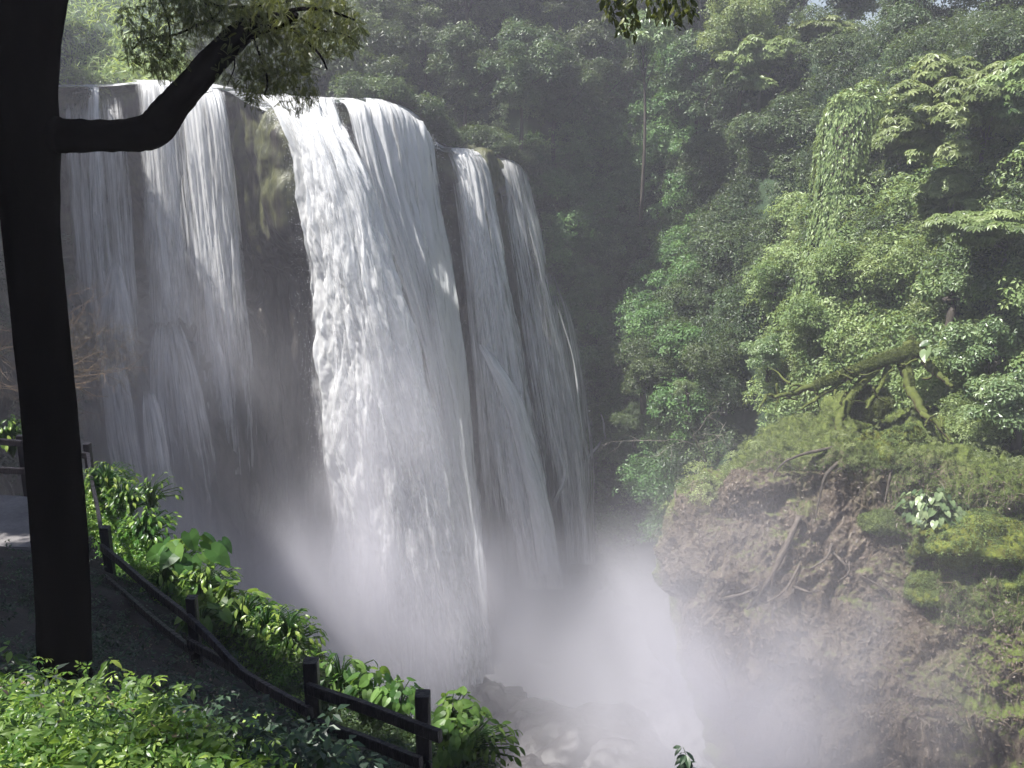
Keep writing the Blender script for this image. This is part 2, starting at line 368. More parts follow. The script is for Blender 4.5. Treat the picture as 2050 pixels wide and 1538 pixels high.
net.append(row(np.maximum([640]*20, b+240), Yl+[0, -1, -2, -3.5, -4, -3, 0, 5, 8, 7.5, 5, 4, 3, 1, -1, -3, -3.5, -4, -4, -4]))
net.append(row(np.maximum([760]*20, b+300), Yl+[0, -2, -5, -7, -7, -5, -1.5, 4, 8, 7.5, 5, 4, 2, 0, -2, -4, -5, -5, -5, -4]))
net.append(row(np.maximum([930]*20, b+380), Yl+[0, -3, -6, -9, -9, -7, -2.5, 3.5, 7.5, 7, 4.5, 3, 1, -1, -3, -5, -6, -6, -6, -5]))
net.append(row(np.maximum([1130]*20, b+500), Yl+[0, -4, -8, -10, -10, -8, -3, 3, 7, 6.5, 4, 2, 0, -2, -4, -6, -6.5, -7, -7, -6]))
net.append(np.array([PZ(x+(1025-x)*.14, y, -2) for x, y in zip(cx, Yl+[0, -5, -9, -11, -11, -9, -4, 2, 6, 6, 3, 1, -1, -3, -5, -7, -7, -8, -8, -7])]))
def cliff_disp(g, n):
    q = g*np.array([1, 1, .35])
    flute = fbm(g*np.array([.9, .5, .05]), 3, ridged=True)*.35
    d = fbm(q*.14, 5)*1.3+fbm(q*.7, 4)*.35+flute*np.clip((36-g[..., 2])/10, .2, 1)
    return -d*np.clip((43.2-g[..., 2])/3, .1, 1)
net = np.array(net); net[1:, :, 1] += (1.3-1.0*np.exp(-((cx-545)/60)**2))[None]
cliff, cg, cn = relief('cliff', net, 420, 340, M['rock'], cliff_disp)
tag(cliff, 'dark wet rock cliff with mossy bulge and fluted drapery behind the falls', 'cliff', kind='structure')
if cn[170, 100, 1] > 0: cn = -cn

lw = []
for x_, y_ in ((-38, 74), (-33, 68), (-30.5, 62), (-29.5, 55), (-30, 46), (-31, 36), (-32, 24), (-34, 10)):
    lw.append([(x_-16, y_+6, 47), (x_-5, y_+2, 44.5), (x_-.6, y_, 43), (x_+.3, y_, 40), (x_, y_, 32), (x_+1.0, y_, 22), (x_+.5, y_, 10), (x_+2.5, y_, -3)])
lw = np.swapaxes(np.array(lw, float), 0, 1)[:, ::-1]
g = netsurf(lw, 200, 160); n_ = normals(g); n_ = np.where(n_[..., 0:1] < 0, -n_, n_); g = g+n_*(fbm(g*.16, 5)*1.6+fbm(g*.8, 3)*.4)[..., None]
tag(obj('cliff', mesh('cliff', g.reshape(-1, 3), gridfaces(160, 200), M['rock'])), 'shadowed side wall of the gorge at the far left', 'cliff', kind='structure')
lwg, lwn = g, n_

hx = [600, 760, 920, 1080, 1230, 1380, 1540, 1700, 1860, 2040, 2240]
HY = [[93, 94, 95, 96, 96, 92, 84, 74, 66, 58, 52], [92, 92, 92, 92, 92, 87, 80, 70, 62, 54, 48], [89, 87, 84, 84, 89, 84, 76, 66, 58, 50, 45],
      [86, 84, 80, 81, 87, 80, 70, 61, 54, 47, 43], [84, 83, 79, 79, 86, 76, 65, 56, 51, 45, 42], [82, 82, 79, 79, 84, 71, 59, 53, 49, 44, 41],
      [82, 82, 79, 79, 82, 68, 56, 52, 48, 44, 41], [82, 82, 79, 79, 81, 64, 54, 52, 48, 44, 41]]
HP = [[-220, -220, -220, -220, -200, -160, 0, 100, 90, 70, 40], [30, 30, 50, 60, 60, 60, 110, 150, 150, 140, 120], [195, 200, 285, 330, 250, 240, 260, 270, 270, 260, 250],
      [380, 380, 420, 440, 420, 400, 410, 400, 400, 390, 380], [560, 560, 560, 570, 570, 560, 560, 540, 540, 530, 520], [700, 700, 700, 700, 720, 720, 700, 690, 690, 680, 680],
      [850, 850, 850, 850, 880, 880, 830, 790, 790, 790, 790], [1000, 1000, 1000, 1000, 1040, 1020, 980, 900, 900, 900, 900]]
net = [np.array([P(x, p, y) for x, p, y in zip(hx, pr, yr)]) for pr, yr in zip(HP, HY)]
net.insert(0, net[0]+np.array([0, 14, -1.5])); net.append(np.array([PZ(x, y-2, -2) for x, y in zip(hx, HY[-1])]))
hill, hg, hn = relief('hillside', np.array(net), 220, 200, M['hill'], lambda g, n: fbm(g*.12, 5)*2.0+fbm(g*.6, 3)*.5)
tag(hill, 'steep shaded gorge side buried under jungle right of the falls', 'hillside', kind='structure')
hn = np.where(hn[..., 1:2] > 0, -hn, hn)

bx = [1345, 1325, 1385, 1500, 1650, 1800, 1950, 2110, 2300]
BY = [[56, 50, 51, 52, 52, 51, 49, 47, 45], [54, 46, 46, 45.5, 45, 44, 42, 40, 38], [53, 44.0, 41.5, 40.5, 39.5, 38.5, 37, 35.5, 34], [52, 43.0, 40.2, 39.2, 38.4, 37.4, 35.8, 34.2, 32.5],
      [52, 42.4, 39.0, 37.6, 37.0, 36.2, 34.4, 33, 31], [52, 42.2, 38.4, 36.4, 35.4, 34.8, 33.2, 31.8, 30], [53, 43, 38.6, 36, 34.4, 33.6, 32.4, 31, 29], [55, 44.5, 39.5, 36, 33.8, 32.6, 31.6, 30, 28]]
BP = [[905, 900, 860, 815, 780, 770, 780, 790, 800], [930, 930, 895, 860, 850, 850, 880, 900, 900], [985, 975, 950, 915, 905, 905, 960, 990, 1000], [1060, 1060, 1040, 1020, 1010, 1020, 1060, 1090, 1100],
      [1160, 1150, 1150, 1140, 1130, 1140, 1160, 1180, 1190], [1270, 1270, 1270, 1270, 1260, 1270, 1280, 1290, 1290], [1400, 1400, 1400, 1400, 1390, 1390, 1400, 1400, 1400], [1560, 1560, 1560, 1560, 1560, 1550, 1550, 1550, 1550]]
DX = [190, 140, 62, 12, -5, 20, 65, 105]
net = [np.array([P(x+(dx*max(0, 1-abs(x-1325)/500)), p, y) for x, p, y in zip(bx, pr, yr)]) for pr, yr, dx in zip(BP, BY, DX)]
net.insert(0, net[0]+np.array([[0, 7, -5.0+4.5*min(1, max(0, (x-1340)/300))] for x in bx])); net.append(np.array([PZ(x+100, y+1, -2) for x, y in zip(bx, BY[-1])]))
def bank_disp(g, n):
    q = g*np.array([1, 1, .8]); w = np.stack([noise(g*.3+5), noise(g*.3+9), noise(g*.3+13)], -1)*1.0
    face = np.clip((28.3-g[..., 2])/1.5, .25, 1)
    return -(fbm((q+w)*.22, 3, ridged=True)*.65-.4+fbm((q+w)*np.array([1, 1, .8])*.8, 6, gain=.6)*.38+fbm(q*4.5, 3, ridged=True)*.07)*face
bank, bg, bn = relief('rock_bank', np.array(net), 440, 460, M['bank'], bank_disp)
tag(bank, 'brown crumbling earth and rock bank with green mossy top on the right', 'rock bank', kind='structure')
bn = np.where(bn[..., 1:2] > 0, -bn, bn)

def flat(name, x0, x1, y0, y1, z, mat, n=80, amp=.15):
    x, y = np.meshgrid(np.linspace(x0, x1, n), np.linspace(y0, y1, n)); g = np.stack([x, y, np.full_like(x, z)], -1)
    g[..., 2] += fbm(g*.3, 4)*amp
    return obj(name, mesh(name, g.reshape(-1, 3), gridfaces(n, n)[:, ::-1], mat))
tag(flat('water', -140, 140, -60, 140, 0, M['pool'], 260, .35), 'churning foamy plunge pool under the falls', 'water', kind='structure')
riv = catmull(L[1:15], 90)+np.array([0, 0, .12]); riv = np.stack([riv+np.array([0, d, h]) for d, h in ((-.2, -.15), (1.5, .1), (6, .2), (14, .3), (24, .5))])
o = obj('river', mesh('river', riv.reshape(-1, 3), gridfaces(5, 90)[:, ::-1], M['river'])); tag(o, 'shallow river sliding to the lip of the waterfall', 'river', kind='structure')
tag(flat('ground', -320, 320, -200, 420, -2.2, M['hill'], 60, .1), 'low ground under the gorge', 'ground', kind='structure')

# ------------------------------------------------------------------ falling water
def fall(name, rows, mat, label, nu=60, nv=260, amp=.35, kind='structure', freq=(1.3, .45), seed=0, back=0.0):
    net = np.array([[P(*c) for c in r] for r in rows]); g = netsurf(net, nu, nv); n = normals(g); n = np.where(n[..., 1:2] > 0, -n, n)
    w = np.linalg.norm(np.diff(g, axis=1), axis=-1); u = np.concatenate([np.zeros((nv, 1)), np.cumsum(w, 1)], 1)
    l = np.linalg.norm(np.diff(g, axis=0), axis=-1).mean(1); v = np.concatenate([[0], np.cumsum(l)])[:, None]*np.ones((1, nu))
    uc = u-u[:, -1:]*.5; tt = np.linspace(0, 1, nu)[None]*np.ones((nv, 1)); um = (tt-.5)*u[:, -1].mean()
    q = np.stack([um*freq[0], v*freq[1]*.35, np.full_like(v, seed*3.7)], -1)
    grow = np.clip(v/10, .12, 1)
    d = (fbm(q, 5, gain=.6)*1.0+fbm(q*np.array([.4, .5, 1]), 2)*1.0)*amp*grow
    if amp > .5:
        q2 = np.stack([um*.9, v*.2, um*0+seed], -1); d = d*.75+(fbm(q2, 3)*.42+np.abs(fbm(q2*2.2+9, 2))*.14)*np.clip(v/8, .1, 1)
    env = np.sin(np.pi*tt)**.5
    g = g+n*(d*(.3+.7*env)-back)[..., None]; g[..., 0] += fbm(q*1.3+40, 3)*amp*.5*grow
    edge = np.minimum(tt, 1-tt)*2
    me = mesh(name, g.reshape(-1, 3), gridfaces(nv, nu), mat, uv=np.stack([um, v], -1).reshape(-1, 2),
              attrs={'edge': edge, 'along': np.linspace(0, 1, nv)[:, None]*np.ones((1, nu))})
    o = obj(name, me); tag(o, label, 'waterfall', kind=kind); return o, g

main_rows = [
 [(498, 188, 67), (540, 190, 67), (590, 192, 67), (640, 194, 67), (690, 197, 67)],
 [(505, 192, 64.5), (550, 197, 63), (595, 199, 62.8), (640, 201, 63), (680, 205, 63.6)],
 [(545, 225, 62), (580, 228, 61.2), (620, 232, 61), (655, 235, 61.4), (690, 240, 62.4)],
 [(578, 300, 61), (612, 302, 60), (650, 305, 59.6), (690, 305, 59.8), (722, 310, 61)],
 [(592, 420, 60.5), (635, 420, 59), (680, 420, 58.4), (730, 420, 58.7), (772, 420, 60.2)],
 [(600, 580, 60), (655, 580, 58.2), (710, 580, 57.4), (770, 580, 57.8), (820, 580, 59.6)],
 [(612, 740, 60), (680, 740, 57.8), (745, 740, 57), (810, 740, 57.4), (872, 740, 59.3)],
 [(625, 920, 60), (700, 920, 57.8), (775, 920, 57), (850, 920, 57.2), (915, 920, 59)],
 [(645, 1100, 60), (725, 1100, 58), (805, 1100, 57), (885, 1100, 57.2), (955, 1100, 59)],
 [(660, 1260, 60), (745, 1260, 58), (830, 1260, 57), (910, 1260, 57.2), (990, 1260, 59)],
 [(665, 1420, 59), (755, 1420, 57), (845, 1420, 56), (930, 1420, 56.2), (1010, 1420, 58)]]
w_main, mg = fall('waterfall', main_rows, M['w_dense'], 'broad white main jet leaping from the mossy rock nose', 220, 640, .62)
rows2 = [[(c[0]+(6 if i > 3 else 0), c[1], c[2]-.9+(.6 if i < 3 else 0)) for c in r] for i, r in enumerate(main_rows)][2:]
M['w_froth'] = water_mat('water_froth', .55, .16, .8, 31, 1.0)
o2, _ = fall('loose_spray', rows2, M['w_froth'], '', 120, 500, .55, seed=7); o2.parent = w_main; del o2['category']
dome = [
 [(640, 196, 70), (700, 197, 70), (760, 198, 70.5), (825, 225, 71), (870, 285, 72)],
 [(645, 198, 66), (705, 199, 66), (765, 201, 66.8), (830, 233, 68.5), (874, 291, 70)],
 [(668, 216, 63.8), (725, 212, 64.2), (785, 218, 65.2), (845, 255, 67), (880, 305, 69)],
 [(690, 290, 62.8), (740, 285, 63.2), (800, 290, 64.2), (855, 315, 66), (888, 360, 68.2)],
 [(722, 400, 62.5), (770, 400, 62.6), (822, 400, 63.6), (868, 410, 65.5), (902, 450, 67.6)],
 [(775, 540, 62.3), (815, 540, 62.2), (858, 540, 63), (893, 545, 65), (922, 570, 67)],
 [(835, 720, 62.3), (862, 720, 62.2), (892, 720, 62.8), (917, 720, 64.5), (940, 720, 66.5)],
 [(875, 900, 62.3), (895, 900, 62.2), (918, 900, 62.6), (938, 900, 64.3), (958, 900, 66)],
 [(905, 1100, 62.3), (925, 1100, 62.2), (945, 1100, 62.5), (962, 1100, 64), (978, 1100, 65.5)],
 [(930, 1350, 62.3), (950, 1350, 62.2), (968, 1350, 62.5), (982, 1350, 63.5), (1000, 1350, 65)]]
dome = [[(a, b, c-(0 if i < 2 else 1.3)) for a, b, c in r] for i, r in enumerate(dome)]
w_dome, dg = fall('waterfall', dome, M['w_dome'], 'domed white curtain with dark slots right of the main jet', 130, 520, .22, freq=(2.6, .3), seed=2)
r3 = [
 [(880, 296, 74), (915, 297, 74), (950, 300, 74.5), (985, 308, 75)],
 [(884, 304, 70.5), (918, 300, 70.5), (952, 306, 71), (980, 318, 72)],
 [(895, 345, 69.6), (935, 338, 69.4), (968, 345, 70), (992, 365, 71)],
 [(912, 450, 69), (955, 450, 68.6), (988, 450, 69), (1008, 455, 70.4)],
 [(930, 580, 68.6), (975, 580, 68), (1010, 580, 68.4), (1030, 585, 70)],
 [(945, 720, 68.2), (993, 720, 67.4), (1035, 720, 67.6), (1060, 720, 69.2)],
 [(965, 880, 68), (1015, 880, 66.8), (1058, 880, 66.6), (1088, 880, 68.2)],
 [(1000, 1030, 67), (1040, 1030, 66), (1078, 1030, 65.8), (1110, 1030, 67.4)],
 [(1030, 1180, 66.5), (1065, 1180, 65.6), (1100, 1180, 65.4), (1135, 1180, 67)]]
fall('waterfall', r3, M['w_mid'], 'narrow white curtain falling over fluted rock right of the domed curtain', 90, 420, .25, freq=(2.4, .35), seed=3)
r3b = [
 [(952, 690, 67.2), (965, 690, 66.9), (978, 695, 67)],
 [(968, 725, 66.6), (990, 730, 66.2), (1010, 735, 66.8)],
 [(1000, 800, 66.2), (1025, 800, 65.7), (1050, 800, 66.4)],
 [(1025, 900, 66), (1052, 900, 65.4), (1080, 900, 66.2)],
 [(1052, 1020, 65.6), (1082, 1020, 65), (1112, 1020, 65.8)],
 [(1070, 1150, 65.4), (1102, 1150, 64.8), (1134, 1150, 65.6)]]
fall('waterfall', r3b, M['w_slant'], 'bright slanting stream on the lower half of the fluted rock', 60, 260, .2, freq=(2, .4), seed=5)
r4 = [
 [(985, 315, 78), (1012, 318, 78), (1040, 330, 79), (1062, 360, 80)],
 [(988, 325, 74), (1015, 325, 74.4), (1043, 340, 75.5), (1066, 375, 77)],
 [(1000, 385, 72.4), (1028, 380, 73), (1056, 395, 74), (1080, 430, 75.6)],
 [(1012, 480, 71.6), (1042, 480, 72), (1072, 480, 73), (1096, 500, 74.6)],
 [(1025, 580, 71), (1056, 580, 71), (1088, 580, 72), (1112, 590, 73.6)]]
fall('waterfall', r4, M['w_veil'], 'thin broken veil at the far right end of the lip', 70, 200, .12, freq=(3, .3), seed=8)
r4b = [
 [(1045, 540, 71.4), (1075, 540, 71.4), (1105, 550, 72), (1135, 580, 73)],
 [(1050, 620, 70.2), (1088, 620, 70), (1128, 630, 71), (1170, 660, 72.5)],
 [(1062, 740, 69.4), (1102, 740, 69), (1145, 740, 70), (1195, 760, 71.5)],
 [(1080, 880, 68.6), (1120, 880, 68), (1162, 880, 68.8), (1208, 880, 70.5)],
 [(1105, 1000, 68), (1140, 1000, 67.4), (1172, 1000, 68), (1205, 1000, 70)],
 [(1120, 1130, 67.6), (1150, 1130, 67), (1180, 1130, 67.6), (1200, 1130, 69.6)]]
fall('waterfall', r4b, M['w_film'], 'glistening film of trickles over the rounded drapery rock', 80, 260, .12, freq=(3, .2), seed=12)
M['w_lines'] = water_mat('water_lines', .50, .09, 2.6, 37, .4, top=.06, bot=.26, eg=.15)
# soft sheets over the rock faces
fall('waterfall', [[(872, 300, 70.6), (905, 298, 70.4), (940, 300, 70.6)], [(896, 380, 69.2), (930, 380, 68.8), (965, 380, 69)], [(915, 520, 68.2), (948, 520, 67.8), (985, 520, 68)],
 [(932, 680, 67.4), (965, 680, 67), (1005, 680, 67)], [(950, 860, 66.8), (985, 860, 66.4), (1028, 860, 66.2)], [(966, 1060, 66.2), (1005, 1060, 65.8), (1055, 1060, 65.6)], [(980, 1200, 66), (1022, 1200, 65.4), (1075, 1200, 65)]],
 M['w_mist'], 'drifting water filling the slot between the domed curtain and the narrow white curtain', 70, 320, .15, freq=(3, .3), seed=51)
fall('waterfall', [[(975, 320, 72.6), (1010, 325, 72.6), (1050, 345, 73.4)], [(1000, 450, 71.4), (1040, 450, 71.2), (1086, 460, 72)], [(1022, 600, 70), (1070, 600, 69.6), (1125, 610, 70.6)],
 [(1045, 760, 68.6), (1098, 760, 68.2), (1165, 770, 69.4)], [(1068, 920, 67.6), (1125, 920, 67.2), (1195, 920, 68.8)], [(1090, 1120, 67), (1140, 1120, 66.6), (1200, 1120, 68.2)]],
 M['w_mist'], 'pale spreading film fanning out to the right foot of the falls', 80, 320, .15, freq=(3, .3), seed=52)
fall('waterfall', [[(935, 620, 68.4), (965, 630, 68.2), (1000, 640, 68.2)], [(938, 720, 68), (972, 720, 67.6), (1012, 720, 67.4)], [(945, 850, 67.6), (990, 850, 67), (1035, 850, 66.6)],
 [(955, 980, 67.2), (1005, 980, 66.6), (1058, 980, 66.2)], [(972, 1140, 66.6), (1022, 1140, 66), (1075, 1140, 65.6)]], M['w_fan'], 'faint veil over the fluted rock between the domed curtain and the slanting stream', 60, 260, .12, freq=(3, .3), seed=41)
fall('waterfall', [[(885, 300, 71.2), (930, 300, 71.2), (965, 315, 71.6)], [(905, 400, 70), (950, 400, 69.6), (992, 400, 70.2)], [(925, 540, 69.4), (972, 540, 69), (1020, 540, 69.4)],
 [(940, 700, 68.8), (995, 700, 68.2), (1050, 700, 68.4)]], M['w_fan'], 'thin spray curtain behind the narrow white curtain', 60, 240, .12, freq=(3, .3), seed=42)
fall('waterfall', [[(240, 300, 67.6), (330, 300, 67.2), (420, 300, 67.2), (492, 300, 67.6)], [(250, 480, 67), (340, 480, 66.6), (430, 480, 66.6), (505, 480, 67)],
 [(262, 680, 66.2), (350, 680, 65.6), (440, 680, 65.6), (515, 680, 66.4)], [(285, 900, 64.6), (370, 900, 64), (460, 900, 64), (530, 900, 65)]], M['w_fan'], 'broad faint veil behind the left curtains', 90, 300, .12, freq=(3, .3), seed=43)
fall('waterfall', [[(228, 500, 65.8), (234, 500, 65.7), (240, 502, 65.8)], [(205, 560, 65.2), (232, 555, 64.8), (258, 565, 65.2)], [(180, 650, 64.2), (228, 640, 63.6), (285, 650, 64.2)], [(170, 760, 63), (230, 750, 62.2), (300, 760, 62.8)]], M['w_fan'], 'fan of water spreading over the highest left mound', 50, 180, .15, freq=(2.5, .3), seed=44)
fall('waterfall', [[(310, 630, 63.6), (335, 622, 63.4), (362, 632, 63.6)], [(292, 690, 62), (340, 672, 61.4), (392, 690, 62)], [(285, 780, 60.6), (350, 765, 59.8), (430, 790, 60.6)], [(290, 920, 59.2), (370, 910, 58.4), (462, 930, 59.4)], [(310, 1080, 58.2), (395, 1080, 57.4), (490, 1080, 58.6)]], M['w_fan'], 'wide fan of water pouring over the middle left mound', 80, 260, .2, freq=(2.5, .3), seed=45)
fall('waterfall', [[(284, 768, 57.6), (293, 762, 57.4), (303, 772, 57.5)], [(278, 830, 56.6), (303, 815, 56), (330, 830, 56.4)], [(282, 930, 55.8), (318, 920, 55), (352, 935, 55.6)], [(302, 1070, 55), (342, 1070, 54.2), (382, 1075, 55)]], M['w_fan'], 'speckled cone of foam on the lowest left mound', 50, 220, .15, freq=(3, .4), seed=46)
fall('waterfall', [[(195, 690, 61), (222, 682, 60.8), (250, 700, 61)], [(190, 780, 60), (232, 775, 59.4), (275, 790, 60)], [(205, 920, 58.8), (255, 920, 58), (300, 930, 58.8)], [(240, 1080, 57.6), (290, 1080, 57), (335, 1080, 57.8)]], M['w_fan'], 'soft slide of water beside the foot of the big trunk', 60, 220, .15, freq=(2.5, .3), seed=47)
# left group
fall('waterfall', [[(105, 178, 70), (160, 176, 70), (215, 174, 70), (262, 168, 70)], [(108, 250, 67.4), (165, 250, 67.2), (222, 250, 67.2), (268, 250, 67.4)], [(120, 450, 66.6), (178, 450, 66.2), (236, 450, 66.2), (285, 450, 66.6)], [(135, 640, 64.8), (195, 640, 64.2), (252, 640, 64.2), (300, 640, 65)], [(155, 860, 61.8), (215, 860, 61), (270, 860, 61), (315, 860, 62)]], M['w_fan'], 'barely visible drizzle veil between the trunk and the left curtains', 70, 300, .12, freq=(3, .3), seed=61)
fall('waterfall', [[(268, 163, 71), (330, 165, 71), (400, 170, 71), (470, 190, 71)], [(272, 185, 68.2), (335, 185, 67.8), (405, 190, 67.8), (472, 215, 68.2)], [(288, 360, 67), (350, 360, 66.6), (422, 360, 66.6), (488, 360, 67)], [(310, 580, 66), (372, 580, 65.4), (442, 580, 65.4), (508, 580, 66.2)], [(335, 820, 64), (395, 820, 63.2), (462, 820, 63.2), (522, 820, 64.4)]], M['w_lines'], 'fine separate lines of water strung across the left curtains', 110, 340, .1, freq=(3, .3), seed=63)
r5 = [[(262, 160, 73), (290, 160, 73), (318, 160, 73), (350, 162, 73)],
 [(264, 166, 69), (292, 164, 68.7), (320, 165, 68.7), (352, 168, 69)],
 [(268, 200, 67.6), (296, 195, 67.2), (326, 196, 67.2), (358, 200, 67.6)],
 [(275, 320, 66.8), (303, 320, 66.4), (334, 320, 66.4), (366, 320, 66.8)],
 [(285, 450, 66.4), (313, 450, 66), (345, 450, 66), (378, 450, 66.4)],
 [(297, 600, 66), (327, 600, 65.6), (360, 600, 65.6), (394, 600, 66)],
 [(310, 720, 65.6), (342, 720, 65), (375, 720, 65), (410, 720, 65.6)]]
fall('waterfall', r5, M['w_veil'], 'sheer veil of drops left of the forked limb tip', 70, 260, .15, freq=(3, .3), seed=15)
r6 = [[(345, 166, 73), (380, 168, 73), (418, 172, 73), (450, 180, 73)],
 [(347, 172, 69), (382, 173, 68.7), (420, 177, 68.7), (452, 188, 69)],
 [(352, 205, 67.6), (390, 200, 67.2), (430, 206, 67), (460, 225, 67.4)],
 [(362, 300, 66.8), (402, 300, 66.4), (442, 300, 66.3), (474, 305, 66.9)],
 [(374, 430, 66.4), (415, 430, 66), (455, 430, 66), (486, 430, 66.6)],
 [(388, 570, 66), (428, 570, 65.6), (468, 570, 65.6), (500, 570, 66.3)],
 [(405, 730, 65.6), (445, 730, 65), (485, 730, 65), (516, 730, 65.8)],
 [(425, 950, 64.6), (465, 950, 64), (500, 950, 64), (530, 950, 64.8)]]
M['w_left'] = water_mat('water_left', .435, .13, 1.3, 25, .4, top=.12, bot=.14)
fall('waterfall', r6, M['w_left'], 'greyish curtain with a bright right edge left of the mossy rock nose', 80, 340, .16, freq=(3, .3), seed=18)
r7 = [[(172, 172, 72), (185, 170, 72), (198, 172, 72)], [(174, 180, 68.4), (187, 178, 68.2), (200, 180, 68.4)], [(172, 240, 67.2), (187, 240, 67), (202, 240, 67.2)],
 [(174, 360, 66.6), (192, 360, 66.4), (210, 360, 66.6)], [(180, 480, 66.2), (202, 480, 66), (224, 480, 66.2)], [(195, 600, 65), (222, 600, 64.6), (250, 600, 65)]]
fall('waterfall', r7, M['w_left'], 'lone thin ribbon at the far left beside the tree trunk', 30, 200, .1, freq=(3, .3), seed=21)
def strand(pts, w, mat=None, seed=0, label='', Y0=None):
    rows = []; w = w if w > 11 else w*.62
    for i, (x, y, Y) in enumerate(pts):
        ww = w*(.35+.65*min(1, i/2)) if i == 0 else w*(.7+.5*i/len(pts))
        rows.append([(x-ww, y, Y+.25), (x, y, Y), (x+ww, y, Y+.25)])
    return fall('waterfall', rows, mat or M['w_thin'], label, 16, 140, .06, freq=(4, .4), seed=seed)
S = [
 ([(228, 510, 65.5), (240, 560, 64.5), (248, 620, 63), (262, 700, 61.5), (270, 800, 60)], 12, 'wispy stream behind the dry brown bush'),
 ([(420, 640, 64), (440, 720, 63), (456, 820, 62), (466, 930, 61)], 16, 'soft vertical streak right of the middle mound'),
 ([(1100, 570, 71.3), (1128, 650, 70), (1150, 730, 69.2), (1165, 850, 68.4), (1180, 930, 68)], 4, 'middle hairline trickle down the rounded drapery'),
 ([(1062, 560, 70.8), (1098, 640, 69.6), (1110, 740, 69), (1118, 850, 68.2), (1122, 900, 68)], 4, 'inner hairline trickle down the rounded drapery'),
 ([(1085, 775, 68.4), (1100, 830, 67.8), (1118, 900, 67.2), (1132, 945, 66.8), (1120, 985, 66.4), (1098, 1030, 66)], 10, 'small stream bending left into the slanting stream'),
 ([(1212, 868, 70.2), (1198, 892, 69.8), (1172, 925, 69), (1166, 960, 68.6), (1172, 1030, 68.2), (1178, 1110, 68)], 9, 'last spout of water beside the leafy slope'),
 ([(1200, 820, 71), (1208, 845, 70.8), (1212, 880, 70.6)], 5, 'tiny spill feeding the last spout')]
for i, (pts, w, lb) in enumerate(S): strand(pts, w, M['w_soft'] if w > 11 else None, 30+i, lb)

# droplets thrown off the edges
def droplets():
    V = []; r = np.random.default_rng(5)
    T = np.array([(1, 0, 0), (-.5, .87, 0), (-.5, -.87, 0), (0, 0, 1.6)]); F0 = np.array([(0, 1, 2), (0, 3, 1), (1, 3, 2), (2, 3, 0)])
    pts = []
    for g, cols, n, spread in ((mg, (0, 16), 1600, .4), (mg, (200, 220), 700, .4), (dg, (115, 130), 500, .4)):
        i = (60+(g.shape[0]-60)*r.random(n)**1.2*.75).astype(int)
        j = r.integers(cols[0], cols[1], n); p = g[i, j]+r.normal(size=(n, 3))*np.array([spread*.55, spread*.6, .5])*np.clip(i/200, .25, 1.1)[:, None]
        p[:, 1] -= .4; pts.append(p)
    p = np.concatenate(pts); n = len(p); s = (.006+.018*r.random(n)**2)[:, None, None]
    W = p[:, None]+T[None]*s*np.array([1, 1, 1.6]); F = (F0[None]+np.arange(n)[:, None, None]*4).reshape(-1, 3)
    o = obj('spray', mesh('spray', W.reshape(-1, 3), F, M['droplet'])); tag(o, 'loose drops flying off the edges of the main jet', 'spray', kind='stuff')
droplets()

# ------------------------------------------------------------------ growth on the gorge sides (nobody could count it)
def pick(g, n, cond=None, r=None):
    i = r.integers(0, g.shape[0], n*6); j = r.integers(0, g.shape[1], n*6); p = g[i, j]
    # even out by area through rejection on pixel window
    k = np.ones(len(p), bool) if cond is None else cond(p)
    return i[k][:n], j[k][:n]
def proj(p):
    d = p-CAM; f = d[..., 1]*math.cos(PITCH)-d[..., 2]*math.sin(PITCH); u = d[..., 1]*math.sin(PITCH)+d[..., 2]*math.cos(PITCH)
    return 1025+FPX*d[..., 0]/f, 769-FPX*u/f
def cover(name, g, n, num, rad, per, size, mat, label, cond, seed, tpl=SPRIG, out=.4, **kw):
    r = np.random.default_rng(seed); i, j = pick(g, num, cond, r)
    c = g[i, j]+n[i, j]*(out*r.random(len(i)))[:, None]+r.normal(size=(len(i), 3))*.35
    rr = rad[0]+(rad[1]-rad[0])*r.random(len(i))**2
    o = obj(name, leafmesh(name, [cloud(r, c, rr, per, size, tpl, **kw)], mat)); return tag(o, label, name.replace('_', ' '), kind='stuff')
def win(x0, x1, y0, y1, extra=None):
    def f(p):
        x, y = proj(p); k = (x > x0) & (x < x1) & (y > y0) & (y < y1)
        return k & extra(x, y, p) if extra else k
    return f
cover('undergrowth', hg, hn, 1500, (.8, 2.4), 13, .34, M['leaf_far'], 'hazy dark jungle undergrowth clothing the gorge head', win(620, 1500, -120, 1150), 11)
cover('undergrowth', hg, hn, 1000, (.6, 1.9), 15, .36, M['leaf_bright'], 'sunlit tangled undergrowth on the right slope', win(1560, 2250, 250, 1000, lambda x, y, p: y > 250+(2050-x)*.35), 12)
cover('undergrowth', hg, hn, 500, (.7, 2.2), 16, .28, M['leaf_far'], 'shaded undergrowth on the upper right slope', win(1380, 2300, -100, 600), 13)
cover('undergrowth', hg, hn, 520, (.6, 2.2), 15, .36, M['leaf_hollow_lightened'], 'dim growth in the dark hollow between the falls and the right slope', win(1060, 1420, 120, 1100), 111, out=3.0, shell=.25)
cover('undergrowth', cg, cn, 420, (.5, 1.4), 26, .28, M['leaf_hollow_lightened'], 'growth climbing the cliff end right of the falls', win(1060, 1330, 180, 1100, lambda x, y, p: x > np.interp(y, [200, 330, 560, 900, 1100], [1030, 1085, 1175, 1235, 1225])), 112, out=.5)
cover('undergrowth', cg, cn, 120, (.25, .8), 40, .2, M['leaf_vine'], 'grassy tufts hanging over the left lip', win(90, 268, 150, 200), 113, out=.3)
cover('ivy', hg, hn, 500, (.5, 1.5), 26, .2, M['leaf_vine'], 'small leaved creeper smothering the slope under the draped column', win(1560, 1900, 430, 860), 14)
